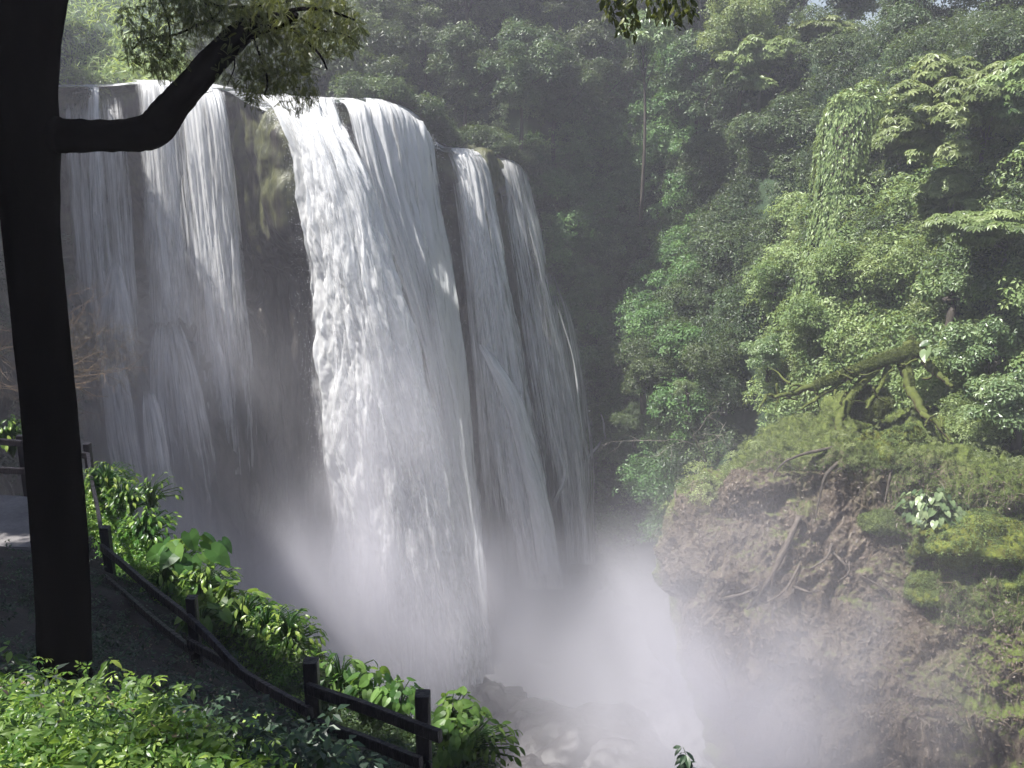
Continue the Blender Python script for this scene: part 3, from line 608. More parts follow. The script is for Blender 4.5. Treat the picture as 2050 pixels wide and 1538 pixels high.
cover('hanging_plants', cg, cn, 240, (.3, 1.0), 30, .28, M['leaf_dark'], 'dark plants hanging on the cliff left of the falls', win(90, 175, 180, 900), 15)
cover('hanging_plants', cg, cn, 60, (.25, .7), 25, .22, M['leaf_dark'], 'dim green plants clinging behind the left veils', win(230, 480, 330, 620), 16)
cover('creeping_plants', bg, bn, 700, (.08, .26), 170, .085, M['leaf_vine'], 'low green creepers over the terrace top', win(1340, 2050, 760, 930, lambda x, y, p: y > np.interp(x, [1340, 1400, 1500, 1650, 2050], [975, 925, 855, 805, 785])), 17, out=.15)
cover('creeping_plants', bg, bn, 130, (.2, .7), 45, .16, M['leaf_vine'], 'leafy tufts over the left brow of the bank', win(1330, 1500, 900, 1030), 18, out=.2)

_r = np.random.default_rng(19); _c = np.stack([-31.5-10*_r.random(420)**1.2, 8+62*_r.random(420), 43.5+5*_r.random(420)], -1)
tag(obj('wood', leafmesh('wood', [cloud(_r, _c, 1.2+1.3*_r.random(420), 9, .5, SPRIG)], M['leaf_dark'])), 'dark mass of wood, mostly unseen, on the side wall left of the big trunk', 'wood', kind='stuff')  # mostly out of view, added for its shadow on the left falls
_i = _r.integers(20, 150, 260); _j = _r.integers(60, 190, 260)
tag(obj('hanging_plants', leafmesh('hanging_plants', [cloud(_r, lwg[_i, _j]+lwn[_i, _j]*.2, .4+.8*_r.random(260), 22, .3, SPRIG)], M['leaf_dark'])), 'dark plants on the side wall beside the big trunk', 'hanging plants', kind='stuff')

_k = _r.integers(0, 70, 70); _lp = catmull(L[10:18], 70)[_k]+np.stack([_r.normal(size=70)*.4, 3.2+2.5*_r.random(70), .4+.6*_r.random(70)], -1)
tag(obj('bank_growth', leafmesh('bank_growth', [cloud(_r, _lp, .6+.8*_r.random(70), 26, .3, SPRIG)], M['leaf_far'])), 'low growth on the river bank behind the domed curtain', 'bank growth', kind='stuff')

# moss tufts on the bank and leaf litter
def scatter(name, g, n, num, size, mat, label, cond, seed, tpl, up=.8, droop=.3, cat=None):
    r = np.random.default_rng(seed); i, j = pick(g, num, cond, r)
    a = r.random((len(i), 2)); i2 = np.minimum(i+1, g.shape[0]-1); j2 = np.minimum(j+1, g.shape[1]-1)
    p = g[i, j]+(g[i2, j]-g[i, j])*a[:, :1]+(g[i, j2]-g[i, j])*a[:, 1:]
    o = obj(name, leafmesh(name, [leaves(r, p+n[i, j]*.02, n[i, j]+np.array([0, 0, up])+r.normal(size=(len(i), 3))*.4, np.full(len(i), size), tpl, droop)], mat))
    return tag(o, label, cat or name.replace('_', ' '), kind='stuff')
scatter('moss_tufts', bg, bn, 45000, .10, M['moss_tuft'], 'yellow green moss tufts on the terrace and right shoulder', win(1340, 2150, 780, 1250, lambda x, y, p: ((y < 940) & (y > np.interp(x, [1340, 1400, 1500, 1650, 2050], [975, 925, 855, 805, 785]))) | (x > 1780+np.maximum(0, y-1000)*.3)), 21, SPRIG)
scatter('leaf_litter', bg, bn, 26000, .13, M['litter'], 'fallen leaves and debris stuck to the brown bank', win(1300, 2150, 930, 1538), 22, LEAF)

def rootlets():
    r = np.random.default_rng(23); i, j = pick(bg, 9000, win(1310, 2150, 950, 1538), r); n = len(i); tan = np.tile([0, -.1, -1.0], (n, 1))+r.normal(size=(n, 3))*.45
    p = bg[i, j]+bn[i, j]*.05+r.normal(size=(n, 3))*.05
    tp = (BLADE[0]*np.array([1, .55, .5]), BLADE[1])
    tag(obj('hanging_roots', leafmesh('hanging_roots', [leaves(r, p, bn[i, j]+r.normal(size=(n, 3))*.3, .25+.5*r.random(n)**2, tp, .3, tan=tan)], M['litter'])), 'fine dead roots and stems trailing over the brown bank face', 'roots', kind='stuff')
rootlets()
# tall grass on the upper left plateau
def tallgrass():
    r = np.random.default_rng(31); parts = []
    n = 2600; px = -160+640*r.random(n); py = -40+205*r.random(n); Y = 74+(165-py)*.09
    base = P(px, py+18, Y); k = 14; c = np.repeat(base, k, 0)+r.normal(size=(n*k, 3))*.35
    t = r.normal(size=(n*k, 3)); t[:, 2] = np.abs(t[:, 2])+.8; nor = nrm(r.normal(size=(n*k, 3))+np.array([0, -.4, .9]))
    parts.append(leaves(r, c, nor, np.full(n*k, 1.5), BLADE, .2))
    o = obj('tall_grass', leafmesh('tall_grass', parts, M['grass'])); tag(o, 'pale sunlit tall grass on the plateau above the left veils', 'grass', kind='stuff')
    net = np.array([[P(x, y, Y) for x in (-300, 0, 200, 400, 560, 760)] for y, Y in ((165, 73), (90, 80), (0, 88), (-120, 96))]); net[0, :, 2] -= .6
    g = netsurf(net, 60, 40); g += fbm(g*.3, 4)[..., None]*.8
    o = obj('grassy_slope', mesh('grassy_slope', g.reshape(-1, 3), gridfaces(40, 60), M['hill'])); tag(o, 'rising ground above the left lip', 'slope', kind='structure')
    return g
tg = tallgrass()
cover('undergrowth', tg, np.tile([0, -.3, 1.0], tg.shape[:2]+(1,)), 260, (1.0, 2.6), 10, .4, M['leaf_far'], 'shaded thicket on the plateau behind the top of the main jet', win(400, 860, -150, 185), 114, out=1.5)

# ------------------------------------------------------------------ trees
def tree_kind(seed, h, cr, nclump, crad, per, leaf, mat, bark, tpl=SPRIG, trunk_r=.16, cz=.68, squash=.75, **kw):
    r = np.random.default_rng(seed)
    d = nrm(r.normal(size=(nclump, 3))); rad = r.random(nclump)**.45
    c = d*rad[:, None]*np.array([cr, cr, cr*squash]); c[:, 2] += h*cz+cr*squash*.3
    c[:, :2] += r.normal(size=2)*.4
    rr = crad*(.6+.8*r.random(nclump))
    crown = leafmesh('crown', [cloud(r, c, rr, per, leaf, tpl, **kw)], M[mat])
    top = h*cz; path = np.array([[0, 0, -.8], [r.normal()*.12, r.normal()*.12, top*.35], [r.normal()*.25, r.normal()*.25, top*.7], [r.normal()*.3, r.normal()*.3, top]])
    parts = [tube(path, [trunk_r*1.2, trunk_r, trunk_r*.8, trunk_r*.55], 8, 10, .15, seed)]
    for k in r.permutation(nclump)[:min(nclump, 9)]:
        s = path[2]*(1-r.random()*.5)+path[3]*r.random()*.5 if False else path[2]+(path[3]-path[2])*r.random()
        e = c[k]; m = (s+e)/2+np.array([0, 0, -.15*cr*.3]); parts.append(tube([s, m, e], [trunk_r*.4, trunk_r*.25, trunk_r*.1], 5, 6))
    return crown, tubemesh('trunk', parts, M[bark])
KIND = {
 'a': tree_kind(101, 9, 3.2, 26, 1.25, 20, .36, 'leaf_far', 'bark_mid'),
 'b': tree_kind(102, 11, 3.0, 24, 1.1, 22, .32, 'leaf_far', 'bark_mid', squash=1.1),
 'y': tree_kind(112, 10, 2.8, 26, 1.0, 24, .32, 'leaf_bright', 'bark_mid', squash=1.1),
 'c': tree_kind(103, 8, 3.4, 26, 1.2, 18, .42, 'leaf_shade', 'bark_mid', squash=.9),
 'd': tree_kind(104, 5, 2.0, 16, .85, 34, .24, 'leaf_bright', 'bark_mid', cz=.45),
 'e': tree_kind(105, 5.5, 2.3, 34, .65, 44, .36, 'leaf_vine', 'bark_pale', tpl=PALM, trunk_r=.09, squash=.65, up=.8, flat=.9, low=-.3, jit=.25, droop=.1),
 'f': tree_kind(106, 7, 3.0, 46, .65, 44, .37, 'leaf_vine', 'bark_pale', tpl=PALM, trunk_r=.1, squash=.8, up=.8, flat=.9, low=-.3, jit=.25, droop=.1),
 'g': tree_kind(107, 2.6, 1.5, 16, .6, 60, .2, 'leaf_bright', 'bark_mid', cz=.35),
 'h': tree_kind(108, 2.4, 1.3, 14, .55, 60, .24, 'leaf_silver', 'bark_mid', cz=.35),
 'i': tree_kind(109, 3.2, 1.7, 15, .8, 40, .22, 'leaf_far', 'bark_mid', cz=.35),
 's': tree_kind(110, 13, 2.2, 20, .65, 30, .42, 'leaf_silver', 'bark_mid', trunk_r=.12, cz=.9),
 'v': tree_kind(111, 6, 1.8, 26, .6, 44, .34, 'leaf_vine', 'bark_pale', tpl=PALM, trunk_r=.08, squash=.5, up=1.3, flat=.45, low=0, jit=.2, droop=.1),
}
used = {}
def tree(kind, px, py, Y, label, s=1.0, name='tree', cat='tree', group=None, rot=None, sz=None):
    """py is where the foot stands"""
    crown, trunk = KIND[kind]; o = empty(name, P(px, py, Y)); tag(o, label, cat, group)
    o.rotation_euler[2] = rot if rot is not None else (px*7.13+py*3.1) % 6.28; o.scale = (s, s, sz or s)
    obj('trunk' if cat != 'shrub' else 'stem', trunk, o); obj('crown' if cat != 'shrub' else 'foliage', crown, o); return o
G1 = 'dark trees at the head of the gorge'
BG = [  # kind, px, foot py, Y, scale, label
 ('y', 655, 175, 88, 1.0, 'hazy green tree just behind the top of the main jet'),
 ('a', 735, 190, 86, 1.0, 'leafy tree above the middle of the domed curtain'),
 ('y', 800, 175, 89, 1.15, 'tall tree with bright yellow green top over the domed curtain'),
 ('a', 850, 240, 83, .9, 'round dark tree at the right shoulder of the domed curtain'),
 ('c', 935, 295, 80, .9, 'dense round bush-like tree overhanging the right stream lip'),
 ('b', 930, 190, 88, 1.1, 'pointed green tree behind the dense round bush-like tree'),
 ('c', 1040, 300, 80, .95, 'dark tree leaning over the far right veil'),
 ('a', 1010, 170, 90, 1.1, 'hazy tree at the top middle of the photo'),
 ('c', 1110, 330, 82, 1.0, 'dim tree right of the far right veil'),
 ('b', 1120, 190, 90, 1.1, 'hazy grey green tree left of the slender pale trunk'),
 ('c', 1190, 300, 86, 1.0, 'gloomy tree low behind the slender pale trunk'),
 ('a', 1180, 120, 94, 1.1, 'hazy tree under the hanging dark sprays at the top'),
 ('a', 1385, 130, 86, 1.1, 'misty tree at the top right of the hanging dark sprays'),
 ('c', 1390, 330, 82, 1.0, 'dim tree right of the slender pale trunk'),
 ('y', 1480, 270, 77, 1.0, 'speckled grey leaved tree left of the draped column'),
 ('y', 1590, 150, 80, 1.0, 'dark tree with vine at the top above the draped column'),
 ('c', 1700, 130, 78, .95, 'dark tree above the draped column near the sky gaps'),
 ('c', 1860, 190, 70, .85, 'dark tree between the two sky gaps'),
 ('c', 2010, 150, 63, .8, 'dark tree at the top right corner'),
 ('c', 1560, 420, 72, .8, 'shaded tree hugging the left side of the draped column'),
 ('c', 1420, 480, 76, .8, 'grey speckled tree in the hollow of the slope'),
 ('c', 1800, 270, 67, .8, 'shaded tree right of the draped column top'),
]
for k, x, y, Y, s, lb in BG: tree(k, x, y, Y, lb, s)
FW = [('b', 560, 120, 100, 1.1), ('a', 470, 110, 98, 1.1), ('c', 390, 90, 96, 1.2), ('c', 40, 160, 78, 1.2), ('c', -60, 200, 72, 1.3)]
for (k, x, y, Y, s), lb in zip(FW, ('far tree between the limb foliage and the main jet', 'far tree seen through the limb foliage', 'dark far tree behind the twigs of the limb', 'dark tree left of the big trunk', 'dark tree at the left edge of the photo')):
    tree(k, x, y, Y, lb, s)
# the slender pale tree
tree('s', 1283, 420, 75, 'slender tree with pale trunk and small silvery crown in the dark hollow', 1.0, name='slender_tree', rot=1.0)
UM = [('e', 1790, 440, 58, 1.0, 'umbrella leaved tree right of the draped column'), ('f', 1960, 420, 50, .95, 'largest umbrella leaved tree at the right edge'),
      ('v', 1830, 250, 62, .9, 'small umbrella leaved tree in the shade above the others'), ('e', 2060, 330, 47, .85, 'umbrella leaved tree cut by the right edge of the photo'),
      ('v', 1680, 150, 74, .9, 'umbrella leaved tree just above the draped column'), ('e', 1520, 235, 74, 1.0, 'silvery umbrella leaved tree left above the draped column'),
      ('v', 1570, 190, 75, .9, 'pale drooping umbrella leaved tree beside the hanging vine'), ('e', 1890, 520, 50, .8, 'low umbrella leaved tree below the largest one'),
      ('v', 1990, 600, 45, .9, 'umbrella leaved sapling at the right edge above the mossy log'), ('v', 1395, 60, 84, 1.0, 'misty umbrella leaved tree under the top edge')]
for k, x, y, Y, s, lb in UM: tree(k, x, y+20, Y, lb, s*1.25, sz=s, name='umbrella_tree', group='umbrella leaved trees on the right slope')
SH = [('i', 1290, 800, 68, 1.3, 'dark green feathery bush beside the last spout'), ('i', 1370, 760, 66, 1.3, 'dark bush behind the pale leaved sprig'),
      ('i', 1270, 880, 69, .8, 'low dark bush at the foot of the leafy slope'), ('i', 1450, 800, 60, 1.3, 'shaded bush left of the terrace top'),
      ('h', 1378, 800, 57, .5, 'pale whitish leaved sprig standing out of the dark bushes'), ('i', 1480, 700, 62, 1.3, 'vine hung bush above the terrace left end'),
      ('i', 1400, 660, 70, 1.3, 'soft green bush below the dark hollow'), ('g', 1620, 690, 54, 1.3, 'yellow green bush above the left arm of the mossy log'),
      ('g', 1700, 600, 54, 1.5, 'bright bush under the draped column'), ('g', 1790, 590, 52, 1.4, 'bright bush right below the draped column'),
      ('h', 1900, 640, 47, 1.2, 'big leaved pale bush above the fork of the mossy log'), ('h', 1990, 760, 43, 1.2, 'rounded glossy bush right of the mossy log'),
      ('h', 2040, 860, 41, 1.2, 'rounded glossy bush at the right edge beside the terrace'), ('g', 1960, 900, 42, 1.0, 'small leaved bush above the broad leaved clump'),
      ('g', 1560, 620, 58, 1.3, 'vine draped bush left of the bright bushes'), ('h', 1540, 740, 55, .9, 'pale bush hanging over the terrace'),
      ('g', 1990, 980, 38.5, .7, 'low bush touching the mossy shoulder'), ('h', 2050, 560, 45, 1.3, 'large bush at the right edge under the umbrella trees')]
for k, x, y, Y, s, lb in SH: tree(k, x, y, Y, lb, s, name='bush', cat='shrub')

# column smothered in creeper
def draped():
    r = np.random.default_rng(41)
    base = P(1660, 640, 56.5); o = empty('draped_tree', base); tag(o, 'tall dead trunk completely draped in pale creeper like a column', 'tree')
    ax = P(np.array([1650, 1655, 1668, 1678, 1690, 1712, 1722]), np.array([640, 540, 450, 380, 300, 220, 185]), np.array([56, 56.5, 57.5, 58.5, 59.5, 60.5, 61]))
    rd = np.array([2.3, 1.5, 1.15, 1.2, 1.45, 1.75, .8])
    obj('trunk', tubemesh('trunk', [tube(ax-base, rd*.45, 12, 30, .2)], M['bark_mid']), o)
    n = 15000; t = r.random(n); a = r.random(n)*2*math.pi
    A = catmull(ax-base, 200); c = A[(t*199).astype(int)]; rr = np.interp(t, np.linspace(0, 1, 7), rd)
    lobes = 1+.28*fbm(np.stack([np.cos(a)*2, np.sin(a)*2, t*6], -1), 3)
    d = np.stack([np.cos(a), np.sin(a), np.zeros(n)], -1)
    p = c+d*(rr*lobes*(.9+.15*r.random(n)))[:, None]
    tan = np.tile([0, 0, -1.0], (n, 1))
    parts = [leaves(r, p, d+np.array([0, 0, .5])+r.normal(size=(n, 3))*.3, np.full(n, .26), LEAF, .5, tan=tan)]
    for k in range(34):      # hanging strands
        t0 = r.random()*.5+.4; a0 = r.random()*6.28; q = A[int(t0*199)]+np.array([math.cos(a0), math.sin(a0), 0])*np.interp(t0, np.linspace(0, 1, 7), rd)*1.15
        m = int(40+60*r.random()); z = np.arange(m)*.055; pp = q+np.stack([.06*np.sin(z*2+k), .06*np.cos(z*3), -z], -1)
        parts.append(leaves(r, pp, np.tile([math.cos(a0), math.sin(a0), .5], (m, 1))+r.normal(size=(m, 3))*.4, np.full(m, .22), LEAF, .5, tan=np.tile([0, 0, -1.0], (m, 1))))
    tp = A[-30:][r.integers(0, 30, 26)]+r.normal(size=(26, 3))*np.array([.9, .7, .35])
    parts.append(cloud(r, tp, np.full(26, .55), 60, .26, LEAF))
    obj('creeper', leafmesh('creeper', parts, M['leaf_vine']), o)
draped()

# ------------------------------------------------------------------ things on the bank
def polyY(pts): return np.array([P(*p) for p in pts])
def fallen():
    root = P(1830, 800, 44.5); o = empty('fallen_tree', root); tag(o, 'fallen dead tree with moss covered limbs sprawled over the terrace', 'fallen tree')
    def limb(pts, r0, r1, nm='limb', k=14, b=.25):
        q = catmull(polyY(pts)-root, 26); q = q+np.stack([fbm(q*1.1+c_*9, 3) for c_ in range(3)], -1)*min(.28, r0)*.9*np.linspace(.3, 1, 26)[:, None]; return obj(nm, tubemesh(nm, [tube(q, np.linspace(r0, r1, 4), 14, 60, b+.15, len(pts)*3.1+r0)], M['mossy_wood']), o)
    limb([(1845, 700, 45.5), (1770, 722, 44.8), (1700, 748, 44), (1630, 775, 43.2), (1580, 788, 42.8), (1535, 790, 42.4)], .36, .06)
    limb([(1825, 688, 45.6), (1812, 730, 45), (1822, 770, 44.2), (1832, 800, 43.4), (1848, 830, 42.6), (1880, 852, 42), (1905, 880, 41.5)], .34, .06)
    limb([(1838, 700, 45.4), (1862, 730, 44.6), (1885, 755, 44), (1905, 778, 43.4)], .26, .08)
    limb([(1760, 728, 44.8), (1715, 780, 43.8), (1690, 830, 42.9), (1688, 888, 42)], .24, .16)
    limb([(1700, 750, 44), (1668, 775, 43.4), (1625, 805, 42.8), (1600, 822, 42.4)], .13, .04)
    limb([(1535, 790, 42.4), (1528, 805, 42.2), (1520, 822, 42)], .08, .03, 'twig', 8)
    limb([(1620, 778, 43.2), (1590, 770, 43), (1578, 782, 42.8)], .07, .03, 'twig', 8)
    limb([(1780, 735, 44.8), (1760, 780, 44), (1735, 815, 43.2)], .14, .06)
    r = np.random.default_rng(46); TB = polyY([(1780, 722, 44.9), (1700, 748, 44), (1640, 772, 43.3), (1590, 786, 42.9), (1815, 730, 45), (1830, 795, 43.5), (1715, 780, 43.8), (1860, 840, 42.4)])-root; tw = []
    for k in range(34):
        p = TB[r.integers(0, 8)]+r.normal(size=3)*.35; d = nrm(r.normal(size=3)*np.array([1, .6, .5])+np.array([-.5, -.2, -.35])); L_ = .5+1.3*r.random()
        pts = [p]; 
        for s_ in range(5): d = nrm(d+r.normal(size=3)*.35); pts.append(pts[-1]+d*L_/5)
        tw.append(tube(pts, [.05+.03*r.random(), .012], 5, 12, .2, k))
    for t_ in tw: obj('twig', tubemesh('twig', [t_], M['mossy_wood']), o)
    r = np.random.default_rng(44)                     # moss fur on the limbs
    parts = []
    for pts, w in (([(1845, 700, 45.5), (1770, 722, 44.8), (1700, 748, 44), (1630, 775, 43.2)], .36), ([(1825, 688, 45.6), (1812, 730, 45), (1822, 770, 44.2)], .36), ([(1760, 728, 44.8), (1715, 780, 43.8), (1690, 830, 42.9)], .24)):
        q = catmull(polyY(pts)-root, 120); n = 6000; i = r.integers(0, 120, n); a = r.random(n)*math.pi*1.4-.6
        d = np.stack([np.zeros(n), -np.cos(a)*.8, np.sin(a)+.1], -1); p = q[i]+nrm(d)*w*(.8+.3*r.random(n))[:, None]*np.interp(i, [0, 120], [1, .6])[:, None]
        parts.append(leaves(r, p, d+r.normal(size=(n, 3))*.5, np.full(n, .10), SPRIG, 1.2))
    obj('moss_cover', leafmesh('moss_cover', parts, M['moss_tuft']), o)
fallen()
def roots():
    root = P(1760, 890, 40); o = empty('exposed_roots', root); tag(o, 'brown exposed roots crawling over the brow under the fallen tree', 'roots')
    for i, pts in enumerate(([(1760, 880, 40.4), (1710, 890, 39.9), (1660, 898, 39.4), (1600, 912, 39.4), (1560, 935, 39.4), (1535, 990, 39)], [(1765, 885, 40.2), (1700, 912, 39.2), (1655, 950, 38.5), (1640, 1000, 38.1), (1632, 1040, 37.9)],
                 [(1765, 880, 40), (1785, 920, 38.8), (1778, 970, 38), (1770, 1010, 37.5)], [(1760, 880, 40), (1730, 905, 39.2), (1695, 925, 38.8), (1672, 945, 38.5)], [(1770, 880, 40), (1800, 900, 39), (1815, 925, 38.5)])):
        obj('root', tubemesh('root', [tube(polyY(pts)-root, [.10, .08, .05, .02], 8, 40, .5, i)], M['bark_mid']), o)
roots()
def onbank(px, py, off=.1):
    x, y = proj(bg[2:, 30:]); k = np.argmin((x-px)**2+(y-py)**2); q = bg[2:, 30:].reshape(-1, 3)[k]; v = nrm(CAM-q)
    return q+v*off
STK = [((1600, 1035), (1485, 1235), .13, 'dark straight log lying diagonally across the middle of the bank'), ((1665, 1090), (1620, 1140), .06, 'short stick above the crossed twigs'),
       ((1660, 1100), (1700, 1155), .06, 'pale stick leaning right in the crossed twigs'), ((1700, 1125), (1675, 1165), .05, 'short twig under the crossed twigs'),
       ((1590, 1175), (1628, 1190), .06, 'small pale stick in the centre of the bank'), ((1550, 1215), (1500, 1300), .09, 'splintered pale stump end low on the bank'),
       ((1350, 1180), (1358, 1215), .09, 'upright pale snag at the left edge of the bank'), ((1440, 1200), (1520, 1170), .07, 'grey branch on the left half of the bank'),
       ((1600, 1130), (1530, 1210), .06, 'thin branch beside the diagonal log'), ((1780, 1190), (1720, 1150), .05, 'thin twig left of the mossy shoulder'),
       ((1352, 985), (1346, 1065), .05, 'thin hanging root at the left tip of the brow'), ((1365, 1000), (1325, 1090), .04, 'second thin root dangling from the left tip of the brow'),
       ((1420, 1300), (1465, 1420), .10, 'pale root running down in the mist'), ((1425, 1400), (1412, 1480), .09, 'forked pale root low in the mist')]
for i, (a, b, r_, lb) in enumerate(STK):
    p0, p1 = onbank(*a, .15), onbank(*b, .15); m = (p0+p1)/2+np.array([.1, -.35, .1])
    if 'log' in lb: m = (p0+p1)/2+np.array([0, -.5, 0])
    nm = 'log' if 'log' in lb else 'fallen_branch'
    o = obj(nm, tubemesh(nm, [tube([p0, m, p1], [r_, r_*.9, r_*.4], 8, 16, .25, i*2.2), tube([m, m+(p1-p0)*.2+np.array([.3, -.2, .25])], [r_*.5, r_*.15], 6, 5)], M['stick']))
    tag(o, lb, 'log' if 'log' in lb else 'branch')
def twigs(name, root, label, seed, n, length, mat, spread, dirv, cat='branch', r0=.05, depth=3):
    r = np.random.default_rng(seed); parts = []
    def grow(p, d, L, rad, k):
        pts = [p]; q = p.copy(); dd = d.copy()
        for s in range(4):
            dd = nrm(dd+r.normal(size=3)*.28+np.array([0, 0, -.05])); q = q+dd*L/4; pts.append(q)
        parts.append(tube(pts, [rad, rad*.4], 4, 6, cap=False))
        if k:
            for s in range(int(r.integers(2, 4))):
                j = int(r.integers(1, 5)); grow(pts[j], nrm(dd+r.normal(size=3)*spread), L*.6, rad*.5, k-1)
    for i in range(n): grow(np.zeros(3), nrm(np.array(dirv)+r.normal(size=3)*spread), length*(.7+.6*r.random()), r0, depth)
    o = obj(name, tubemesh(name, parts, M[mat]), loc=root); return tag(o, label, cat)
twigs('dead_branch', P(1415, 925, 47), 'bare pale twigs reaching left from the brow of the terrace', 51, 4, 2.6, 'bark_pale', .35, (-.55, -.1, .6), r0=.035)
twigs('dry_bush', P(95, 760, 22), 'dry brown leafless bush sticking out right of the big trunk', 52, 22, 1.5, 'twig', .5, (.75, -.1, .35), cat='bush', r0=.012, depth=4)
twigs('dry_bush', P(-20, 770, 20), 'dry grey twigs left of the big trunk', 53, 6, .8, 'twig', .5, (.5, 0, .4), cat='bush', r0=.008, depth=3)
def dryfuzz():
    r = np.random.default_rng(54); n = 900; px = 130+150*r.random(n)**1.2; py = 640+120*r.random(n)+(px-130)*.1
    p = P(px, py, 21+r.random(n)); d = nrm(r.normal(size=(n, 3))+np.array([.5, 0, -.2]))
    o = obj('dry_stems', leafmesh('dry_stems', [leaves(r, p, r.normal(size=(n, 3)), np.full(n, .2), (BLADE[0]*np.array([1, .25, 1]), BLADE[1]), .3, tan=d)], M['dry']))
    tag(o, 'fine brown stems tangled in the dry bush', 'dry stems', kind='stuff')
dryfuzz()
# stalk plants in the shade
def stalk(px, py0, py1, Y, label, r_=.05):
    a = P(px, py0, Y); b = P(px+8, py1, Y); o = empty('stalk_plant', a); tag(o, label, 'plant')
    obj('stem', tubemesh('stem', [tube([(0, 0, 0), (b-a)*.5+np.array([.1, 0, 0]), b-a], [r_, r_*.7, r_*.5], 6, 8)], M['bark_pale']), o)
    r = np.random.default_rng(int(px)); obj('foliage', leafmesh('foliage', [cloud(r, [b-a], [.25], 60, .35, LEAF)], M['leaf_silver']), o)
stalk(1258, 690, 598, 78, 'thin pale stalk with a single tuft in the dark hollow'); stalk(1276, 690, 625, 78.5, 'shorter thin stalk beside the single tufted one')
# moss mounds
def blob(name, c, s, mat, label, cat, seed, amp=.25, n=60, kind=None, parent=None, group=None, fr=.8):
    th, ph = np.meshgrid(np.linspace(0, 2*math.pi, n, endpoint=False), np.linspace(.02, math.pi-.02, n//2))
    d = np.stack([np.sin(ph)*np.cos(th), np.sin(ph)*np.sin(th), np.cos(ph)], -1)
    g = d*(1+amp*fbm(d*1.6+seed*3.3, 5)[..., None]); g = g*np.array(s); g += nrm(g)*(fbm(g*fr+seed, 4)*.18*min(s))[..., None]
    V = g.reshape(-1, 3); F = gridfaces(n//2, n, True); m = len(V)
    V = np.concatenate([V, [g[0].mean(0), g[-1].mean(0)]]); j = np.arange(n); k = (j+1) % n; b = (n//2-1)*n
    T = np.concatenate([tris(F), np.stack([k, j, j*0+m], 1), np.stack([b+j, b+k, j*0+m+1], 1)])
    o = obj(name, mesh(name, V, T, mat), parent, c); 
    if label: tag(o, label, cat, group, kind)
    return o, g
MM = [(1960, 1085, 35.4, (2.6, 1.5, 1.0), 'large mossy hummock at the right edge of the bank'), (1885, 1180, 35.6, (1.5, 1.0, .7), 'mossy hummock under the large one on its left'),
      (1770, 1045, 37.2, (.9, .7, .45), 'small flat moss cushion left of the broad leaved clump'), (2030, 1190, 34.2, (.9, .8, 1.2), 'drooping moss cushion low at the right edge'),
      (1740, 810, 44, (1.0, .8, .75), 'round green hummock under the fallen tree'), (1800, 940, 39.2, (1.9, 1.3, 1.5), 'brown green root hummock under the fork of the fallen tree')]
for i, (x, y, Y, s, lb) in enumerate(MM):
    c = P(x, y, Y+.35); o, g = blob('moss_hummock', c, s, M['moss'], lb, 'moss', 60+i, .38)
    r = np.random.default_rng(70+i); n = 3500; ii = r.integers(0, g.shape[0]*3//4, n); jj = r.integers(0, g.shape[1], n)
    p = g[ii, jj]; d = nrm(p); 
    obj('moss_fur', leafmesh('moss_fur', [leaves(r, p, d+np.array([0, 0, .4])+r.normal(size=(n, 3))*.4, np.full(n, .13), SPRIG, .8)], M['moss_tuft']), o)
# broad leaved clump
def heart(scale=1.0):
    a = np.linspace(-1, 1, 9); out = []
    V = [(0, 0, 0)]
    prof = [(-.18, .18), (-.1, .36), (.12, .44), (.4, .40), (.68, .26), (.88, .1), (1.0, 0)]
    up = [(x, y, .10*abs(y)+.05-.25*x*x) for x, y in prof]; dn = [(x, -y, z) for (x, y, z) in up[:-1]]
    V = [(0, 0, 0), (.35, 0, .0), (.7, 0, -.12)]+up+dn; nU = len(up)
    F = []
    U = list(range(3, 3+nU)); D = list(range(3+nU, 3+nU+len(dn)))+[U[-1]]
    for S_, flip in ((U, False), (D, True)):
        seq = [(0, S_[0], S_[1]), (0, S_[1], S_[2]), (0, S_[2], 1), (1, S_[2], S_[3]), (1, S_[3], S_[4]), (1, S_[4], 2), (2, S_[4], S_[5]), (2, S_[5], S_[6])]
        F += [(a, c, b) if flip else (a, b, c) for a, b, c in seq]
    return np.array(V), np.array(F)
HEART = heart()
def bigleaf(name, base, n, size, h, label, seed, mat='leaf_glossy', lean=(0, 0), cat='plant', group=None, tpl=None):
    r = np.random.default_rng(seed); o = empty(name, base); tag(o, label, cat, group); st = []; P_, N_, T_ = [], [], []
    for k in range(n):
        a = r.random()*6.28; q = r.random()**.6; L_ = h*(.55+.6*r.random())
        tip = np.array([math.cos(a)*q*h*.75+lean[0]*h, math.sin(a)*q*h*.75+lean[1]*h, L_*(1-.35*q)])
        st.append(tube([(0, 0, -.1), tip*np.array([.35, .35, .7]), tip], [.012*h+.004, .005*h+.003], 5, 6))
        P_.append(tip); N_.append(np.array([math.cos(a)*.6, math.sin(a)*.6-.25, .9])); T_.append(np.array([math.cos(a), math.sin(a)*.8-.2, -.45]))
    obj('stem', tubemesh('stem', st, M['leaf_fore']), o)
    obj('foliage', leafmesh('foliage', [leaves(r, np.array(P_), np.array(N_)+r.normal(size=(n, 3))*.25, np.full(n, size), tpl or HEART, .1, tan=np.array(T_))], M[mat]), o); return o
bigleaf('broad_leaved_plant', onbank(1860, 1060, .1), 110, .3, 1.7, 'glossy broad leaved clump on the brow beside the mossy hummock', 81, 'leaf_silver', (0, -.1))
bigleaf('broad_leaved_plant', onbank(1820, 1050, -.2), 18, .32, .7, 'small glossy plant at the left foot of the broad leaved clump', 82, 'leaf_glossy')
bigleaf('broad_leaved_plant', P(1900, 740, 45), 8, .6, 1.6, 'few very large pale leaves above the fork of the fallen tree', 83, 'leaf_silver', (-.2, -.2))

